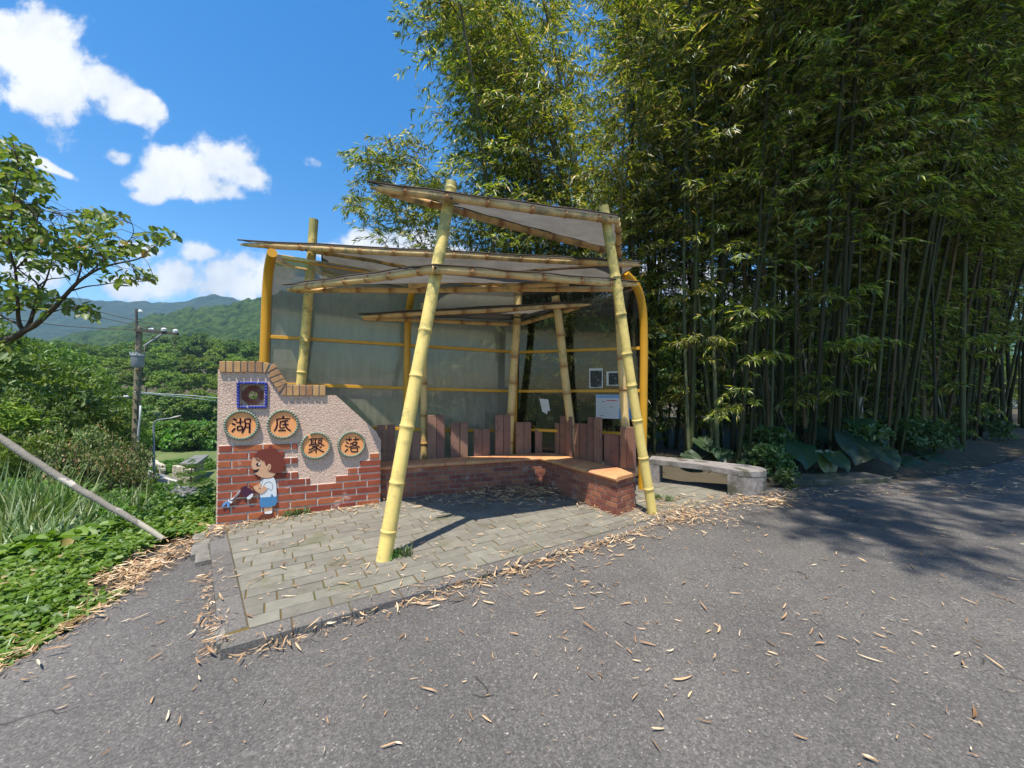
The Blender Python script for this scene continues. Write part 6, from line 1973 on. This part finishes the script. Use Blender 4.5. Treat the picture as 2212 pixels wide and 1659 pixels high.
Yb = 29.0
ra, rb_, rc, rd = P(387, 1001, 26.5), P(422, 983, 31), P(451, 982, 31), P(424, 1002, 26.5)
M_SLAB = pm('dark_slab', (0.14, 0.14, 0.13), (0.19, 0.185, 0.17), 2, .8)
mb = MB(); mb.add([ra, rd, rc, rb_] + [p - Vector((0, 0, .15)) for p in (ra, rd, rc, rb_)], [(0, 1, 2, 3), (7, 6, 5, 4), (0, 4, 5, 1), (1, 5, 6, 2), (2, 6, 7, 3), (3, 7, 4, 0)]); mb.build('roof', M_SLAB, sr)
cc_ = (ra + rc) / 2; gz = gh(cc_.x, cc_.y)
mb = MB(); mb.add([lerp(p, cc_, .38) - Vector((0, 0, .16)) for p in (ra, rd, rc, rb_)] + [Vector((lerp(p, cc_, .38).x, lerp(p, cc_, .38).y, gz - .2)) for p in (ra, rd, rc, rb_)], [(0, 1, 2, 3), (7, 6, 5, 4), (0, 4, 5, 1), (1, 5, 6, 2), (2, 6, 7, 3), (3, 7, 4, 0)]); mb.build('wall', M_UP, sr)
c = P(396, 893, 64); gz = gh(c.x, c.y)
ex = thing('orange_hut', 'small orange red hut below the dark trees, behind the street lamp head', 'hut', (c.x, c.y, gz))
M_OR = pm('orange_paint', (0.55, 0.09, 0.03), (0.65, 0.14, 0.05), 2, .6)
w_ = 13 / FPX * 64 / 2
mb = MB(); zt_ = P(396, 890, 64).z
mb.box((c.x, c.y, (gz + zt_) / 2), (w_, 0, 0), (0, .8, 0), (0, 0, (zt_ - gz) / 2)); mb.build('wall', M_OR, ex)
mb = MB(); mb.prism([(-w_ * 1.25, 0), (w_ * 1.25, 0), (w_ * 1.3, .06), (0, .5), (-w_ * 1.3, .06)], [], lambda a, b_: (c.x + a, c.y - 1.0, zt_ + b_), lambda a, b_: (c.x + a, c.y + 1.0, zt_ + b_)); mb.build('roof', M_UD, ex)
mb = MB(); mb.box((c.x + .1, c.y - .81, zt_ - .55), (w_ * .35, 0, 0), (0, .03, 0), (0, 0, .4)); mb.build('door', M_UD, ex)
c = P(119, 752, 200); gz = c.z - 3
fh = thing('far_house', 'tiny white house with a red roof low on the mountain side', 'house', (c.x, c.y, gz))
mb = MB(); mb.box((c.x, c.y, gz + 1.6), (3.2, 0, 0), (0, 2, 0), (0, 0, 1.6)); mb.build('wall', M_WH, fh)
mb = MB(); mb.prism([(-2.6, 0), (2.6, 0), (0, 1.1)], [], lambda a, b_: (c.x - 3.6, c.y + a, gz + 3.2 + b_), lambda a, b_: (c.x + 3.6, c.y + a, gz + 3.2 + b_)); mb.build('roof', M_OR, fh)

# ------------------------------------------------------------------ dry bamboo leaves
def surf(x, y):
    """height of road / stand / soil at a point"""
    p = Vector((x, y, 0))
    ins_ = all((p - a).dot(n) >= -KW - .0 if i < 2 else (p - a).dot(n) >= 0 for i, (a, n) in enumerate(hull))
    if ins_: return slabz(x, y) + .004
    if x > float(xb(y)): return roadz(x, y) + .004
    return gh(x, y) + .015
r_ = np.random.RandomState(15)
LX, LY, LS, LH = [], [], [], []
def scatter(n, f, size=1.0, heap=0.0):
    for _ in range(n):
        x, y = f()
        LX.append(x); LY.append(y); LS.append(size * r_.uniform(.5, 1.3)); LH.append(heap * r_.rand())
def along(a, b_, sp_l, sp_r):
    def f():
        t_ = r_.rand(); d = (b_ - a); nr = Vector((-d.y, d.x, 0)).normalized()
        o_ = r_.normal(0, 1); o_ = o_ * (sp_l if o_ > 0 else sp_r)
        p = a + d * t_ + nr * o_
        return p.x, p.y
    return f
fe = [C0 + e1 * t_ for t_ in (0, 1.0, 2.0, 3.2, 4.3)]
scatter(300, along(C0 + e1 * .1 - e2 * .03, FR - e2 * .03, .015, .035), .8, .02)
scatter(160, along(GR(900, 1300), GR(1400, 1150), .05, .12), .9)
scatter(60, along(C0 - klr * .03, C0 + kl * 1.3 - klr * .04, .04, .04), .8, .03)
scatter(520, along(Vector((-3.35, 3.15, 0)), Vector((-3.15, 4.1, 0)), .17, .13), 1.0, .06)
def verge():
    y = r_.uniform(-.5, 3.6); x = float(xb(y)) + r_.normal(-.03, .09)
    return x, y
scatter(950, verge, .95, .04)
cI = (bf[1] + Vector((-.25, -.35, 0)))
scatter(620, lambda: (cI.x + r_.normal(0, .40), cI.y + .12 - abs(r_.normal(0, .30))), 1.25, .07)
scatter(190, lambda: (cI.x - .9 + r_.normal(0, .55), cI.y - .35 + r_.normal(0, .2)), 1.0, .02)
scatter(130, along(bf[1], bf[2], .0, .16), .9, .02)
scatter(420, lambda: tuple((lambda p: (p.x, p.y))(GS(r_.normal(1465, 60), r_.normal(1112, 16)))), .85, .02)
scatter(130, lambda: tuple((lambda p: (p.x, p.y))(GR(r_.normal(1600, 70), r_.normal(1085, 8)))), .9, .03)
scatter(110, lambda: tuple((lambda p: (p.x, p.y))(GR(r_.normal(1668, 22), r_.normal(1086, 7)))), 1.1, .06)
scatter(170, lambda: tuple((lambda p: (p.x, p.y))(GR(r_.uniform(1680, 2180), r_.normal(1066, 7)))), .9, .02)
scatter(200, lambda: tuple((lambda p: (p.x, p.y))(GR(r_.uniform(2020, 2260), r_.uniform(985, 1060)))), .9, .02)
scatter(230, lambda: tuple((lambda p: (p.x, p.y))(GS(r_.uniform(520, 1380), r_.uniform(1085, 1290)))), .7)
scatter(170, along(W3(.1, .1, 0), W3(WL, .1, 0), .05, .16), .8)
scatter(260, lambda: tuple((lambda p: (p.x, p.y))(GR(r_.uniform(0, 2212), 1659 - 560 * r_.rand() ** .6))), .5)
scatter(420, lambda: tuple((lambda p: (p.x, p.y))(GR(r_.uniform(-50, 2250), 1659 - 580 * r_.rand() ** .7))), .2)
scatter(90, lambda: tuple((lambda p: (p.x, p.y))(GR(r_.uniform(1150, 2212), r_.uniform(1130, 1420)))), .7)
for (px, py) in ((945, 1505), (1258, 1352), (2170, 1452), (1453, 1472), (1850, 1418), (1975, 1232), (1700, 1330), (1510, 1258), (640, 1310), (325, 1330), (2100, 1560), (2110, 1240)):
    p = GR(px, py); LX.append(p.x); LY.append(p.y); LS.append(1.0); LH.append(0)
scatter(480, along(C0 + e1 * .1 - e2 * .02, FR - e2 * .02, .02, .06), .3, .01)
scatter(150, along(C0 - klr * .03, C0 + kl * 1.4 - klr * .03, .03, .04), .35, .02)
scatter(900, verge, .4, .02)
scatter(300, lambda: tuple((lambda p: (p.x, p.y))(GS(r_.uniform(500, 1400), r_.uniform(1080, 1300)))), .28)
scatter(300, lambda: tuple((lambda p: (p.x, p.y))(GS(r_.normal(1470, 80), r_.normal(1115, 20)))), .4, .01)
scatter(160, lambda: tuple((lambda p: (p.x, p.y))(GR(r_.uniform(1900, 2260), r_.uniform(985, 1070)))), .8, .02)
LX, LY, LS, LH = map(np.array, (LX, LY, LS, LH))
ok = np.hypot(LX - 0, LY) > .55
inb = np.array([not any(((Vector((x, y, 0)) - WA).dot(wn) < .02 and (Vector((x, y, 0)) - WA).dot(wn) > -.23 and 0 < (Vector((x, y, 0)) - WA).dot(we) < WL, )) for x, y in zip(LX, LY)])
ok &= inb
LX, LY, LS, LH = LX[ok], LY[ok], LS[ok], LH[ok]
zz = np.array([surf(a, b_) for a, b_ in zip(LX, LY)]) + LH + .003
n = len(LX); a = r_.uniform(0, 6.28, n)
D = np.stack([np.cos(a), np.sin(a), r_.normal(.0, .10, n)], 1)
L = .105 * LS
z_lift = np.abs(D[:, 2]) * L
base = np.stack([LX, LY, zz + np.where(D[:, 2] < 0, z_lift, 0) + .002], 1)
Dn = unit(D); Sn = unit(np.cross(Dn, np.array([[0, 0, 1.0]]))); roll = r_.normal(0, .5, n)
bend = r_.normal(0, .22, n); curl = np.abs(r_.normal(0, .07, n)); Wd = .0125 * np.minimum(1.2, LS ** .6) * r_.uniform(.45, 1.25, n)
cut = r_.rand(n) < .3
V = []
for q, f in enumerate((0, .18, .42, .7, .9, 1.0)):
    w_ = np.array([.15, .75, 1.0, .8, .45, .06])[q] * np.ones(n)
    if q == 5: w_ = np.where(cut, .45, .06)
    c = base + Dn * (L * f)[:, None] + Sn * (bend * L * f * f)[:, None] + np.array([0, 0, 1.0]) * (curl * L * (2 * f - 1) ** 2 + .002)[:, None]
    rl = roll * (1 + 1.5 * (f - .5) * bend * 6)
    side = Sn * np.cos(rl)[:, None] + np.array([0, 0, 1.0]) * np.sin(rl)[:, None]
    up_ = (Wd * w_ * np.abs(np.sin(rl)) / 2)[:, None] * np.array([0, 0, 1.0])
    V += [c - side * (Wd * w_ / 2)[:, None] + up_, c + side * (Wd * w_ / 2)[:, None] + up_]
V = np.stack(V, 1).reshape(-1, 3)
F = (np.array([[2 * q, 2 * q + 1, 2 * q + 3, 2 * q + 2] for q in range(5)])[None] + (np.arange(n) * 12)[:, None, None]).reshape(-1, 4)
R = np.repeat(r_.rand(n), 5)
me = np_mesh('fallen_leaves', V, F, R); me.materials.append(M_LITTER)
tag(mesh_obj('fallen_leaves', me, None), 'dry tan bamboo leaves littering the paving, kerbs and road', 'fallen leaves', kind='stuff')

# weeds in the paving
WD = crown_proto(740, lumps_dome(741, 5, .05, .01, .07, .03), 90, .028, .55, M_CLEAF, [((0, 0, -.01), (0, 0, .05), .002, .001)], M_STALK)
WG = grass_proto(742, 60, .11, .03, .006)
for (px, py, s_, lab) in ((852, 1204, 1.0, 'small green weed at the foot of the front bamboo pole'), (575 + 70, 1108, 1.1, 'yellow green weed in the joint at the foot of the brick wall'), (745, 1094, .8, 'small weed near the right end of the brick wall foot')):
    p = GS(px, py)
    inst('weed', lab, 'weed', WD, ('stem', 'leaf_cluster'), (p.x, p.y, p.z), px, s_)
for i, (px, py) in enumerate(((640, 1112), (660, 1108), (622, 1115), (1445, 1082), (1610, 1070), (1420, 1078), (875, 1200))):
    p = GS(px, py); o_ = mesh_obj('grass_tuft', WG, None); o_.location = p; o_.rotation_euler = (0, 0, i); o_.scale = (1.0,) * 3
    tag(o_, 'little grass tuft growing in a paving joint', 'grass tuft', 'grass tufts in the paving')
# ------------------------------------------------------------------ haze
HZ = MB()
HZ.box((0, 740, 90), (1900, 0, 0), (0, 1000, 0), (0, 0, 320))
hzm, t, o = newmat('haze_air')
pv = t.n('ShaderNodeVolumePrincipled')
pv.inputs['Color'].default_value = (0.48, 0.70, 1.0, 1)
pv.inputs['Density'].default_value = 0.00021
pv.inputs['Anisotropy'].default_value = 0.2
t.l(pv.outputs[0], o.inputs['Volume'])
tag(HZ.build('haze', hzm), 'thin blue distance haze', 'haze', kind='stuff')
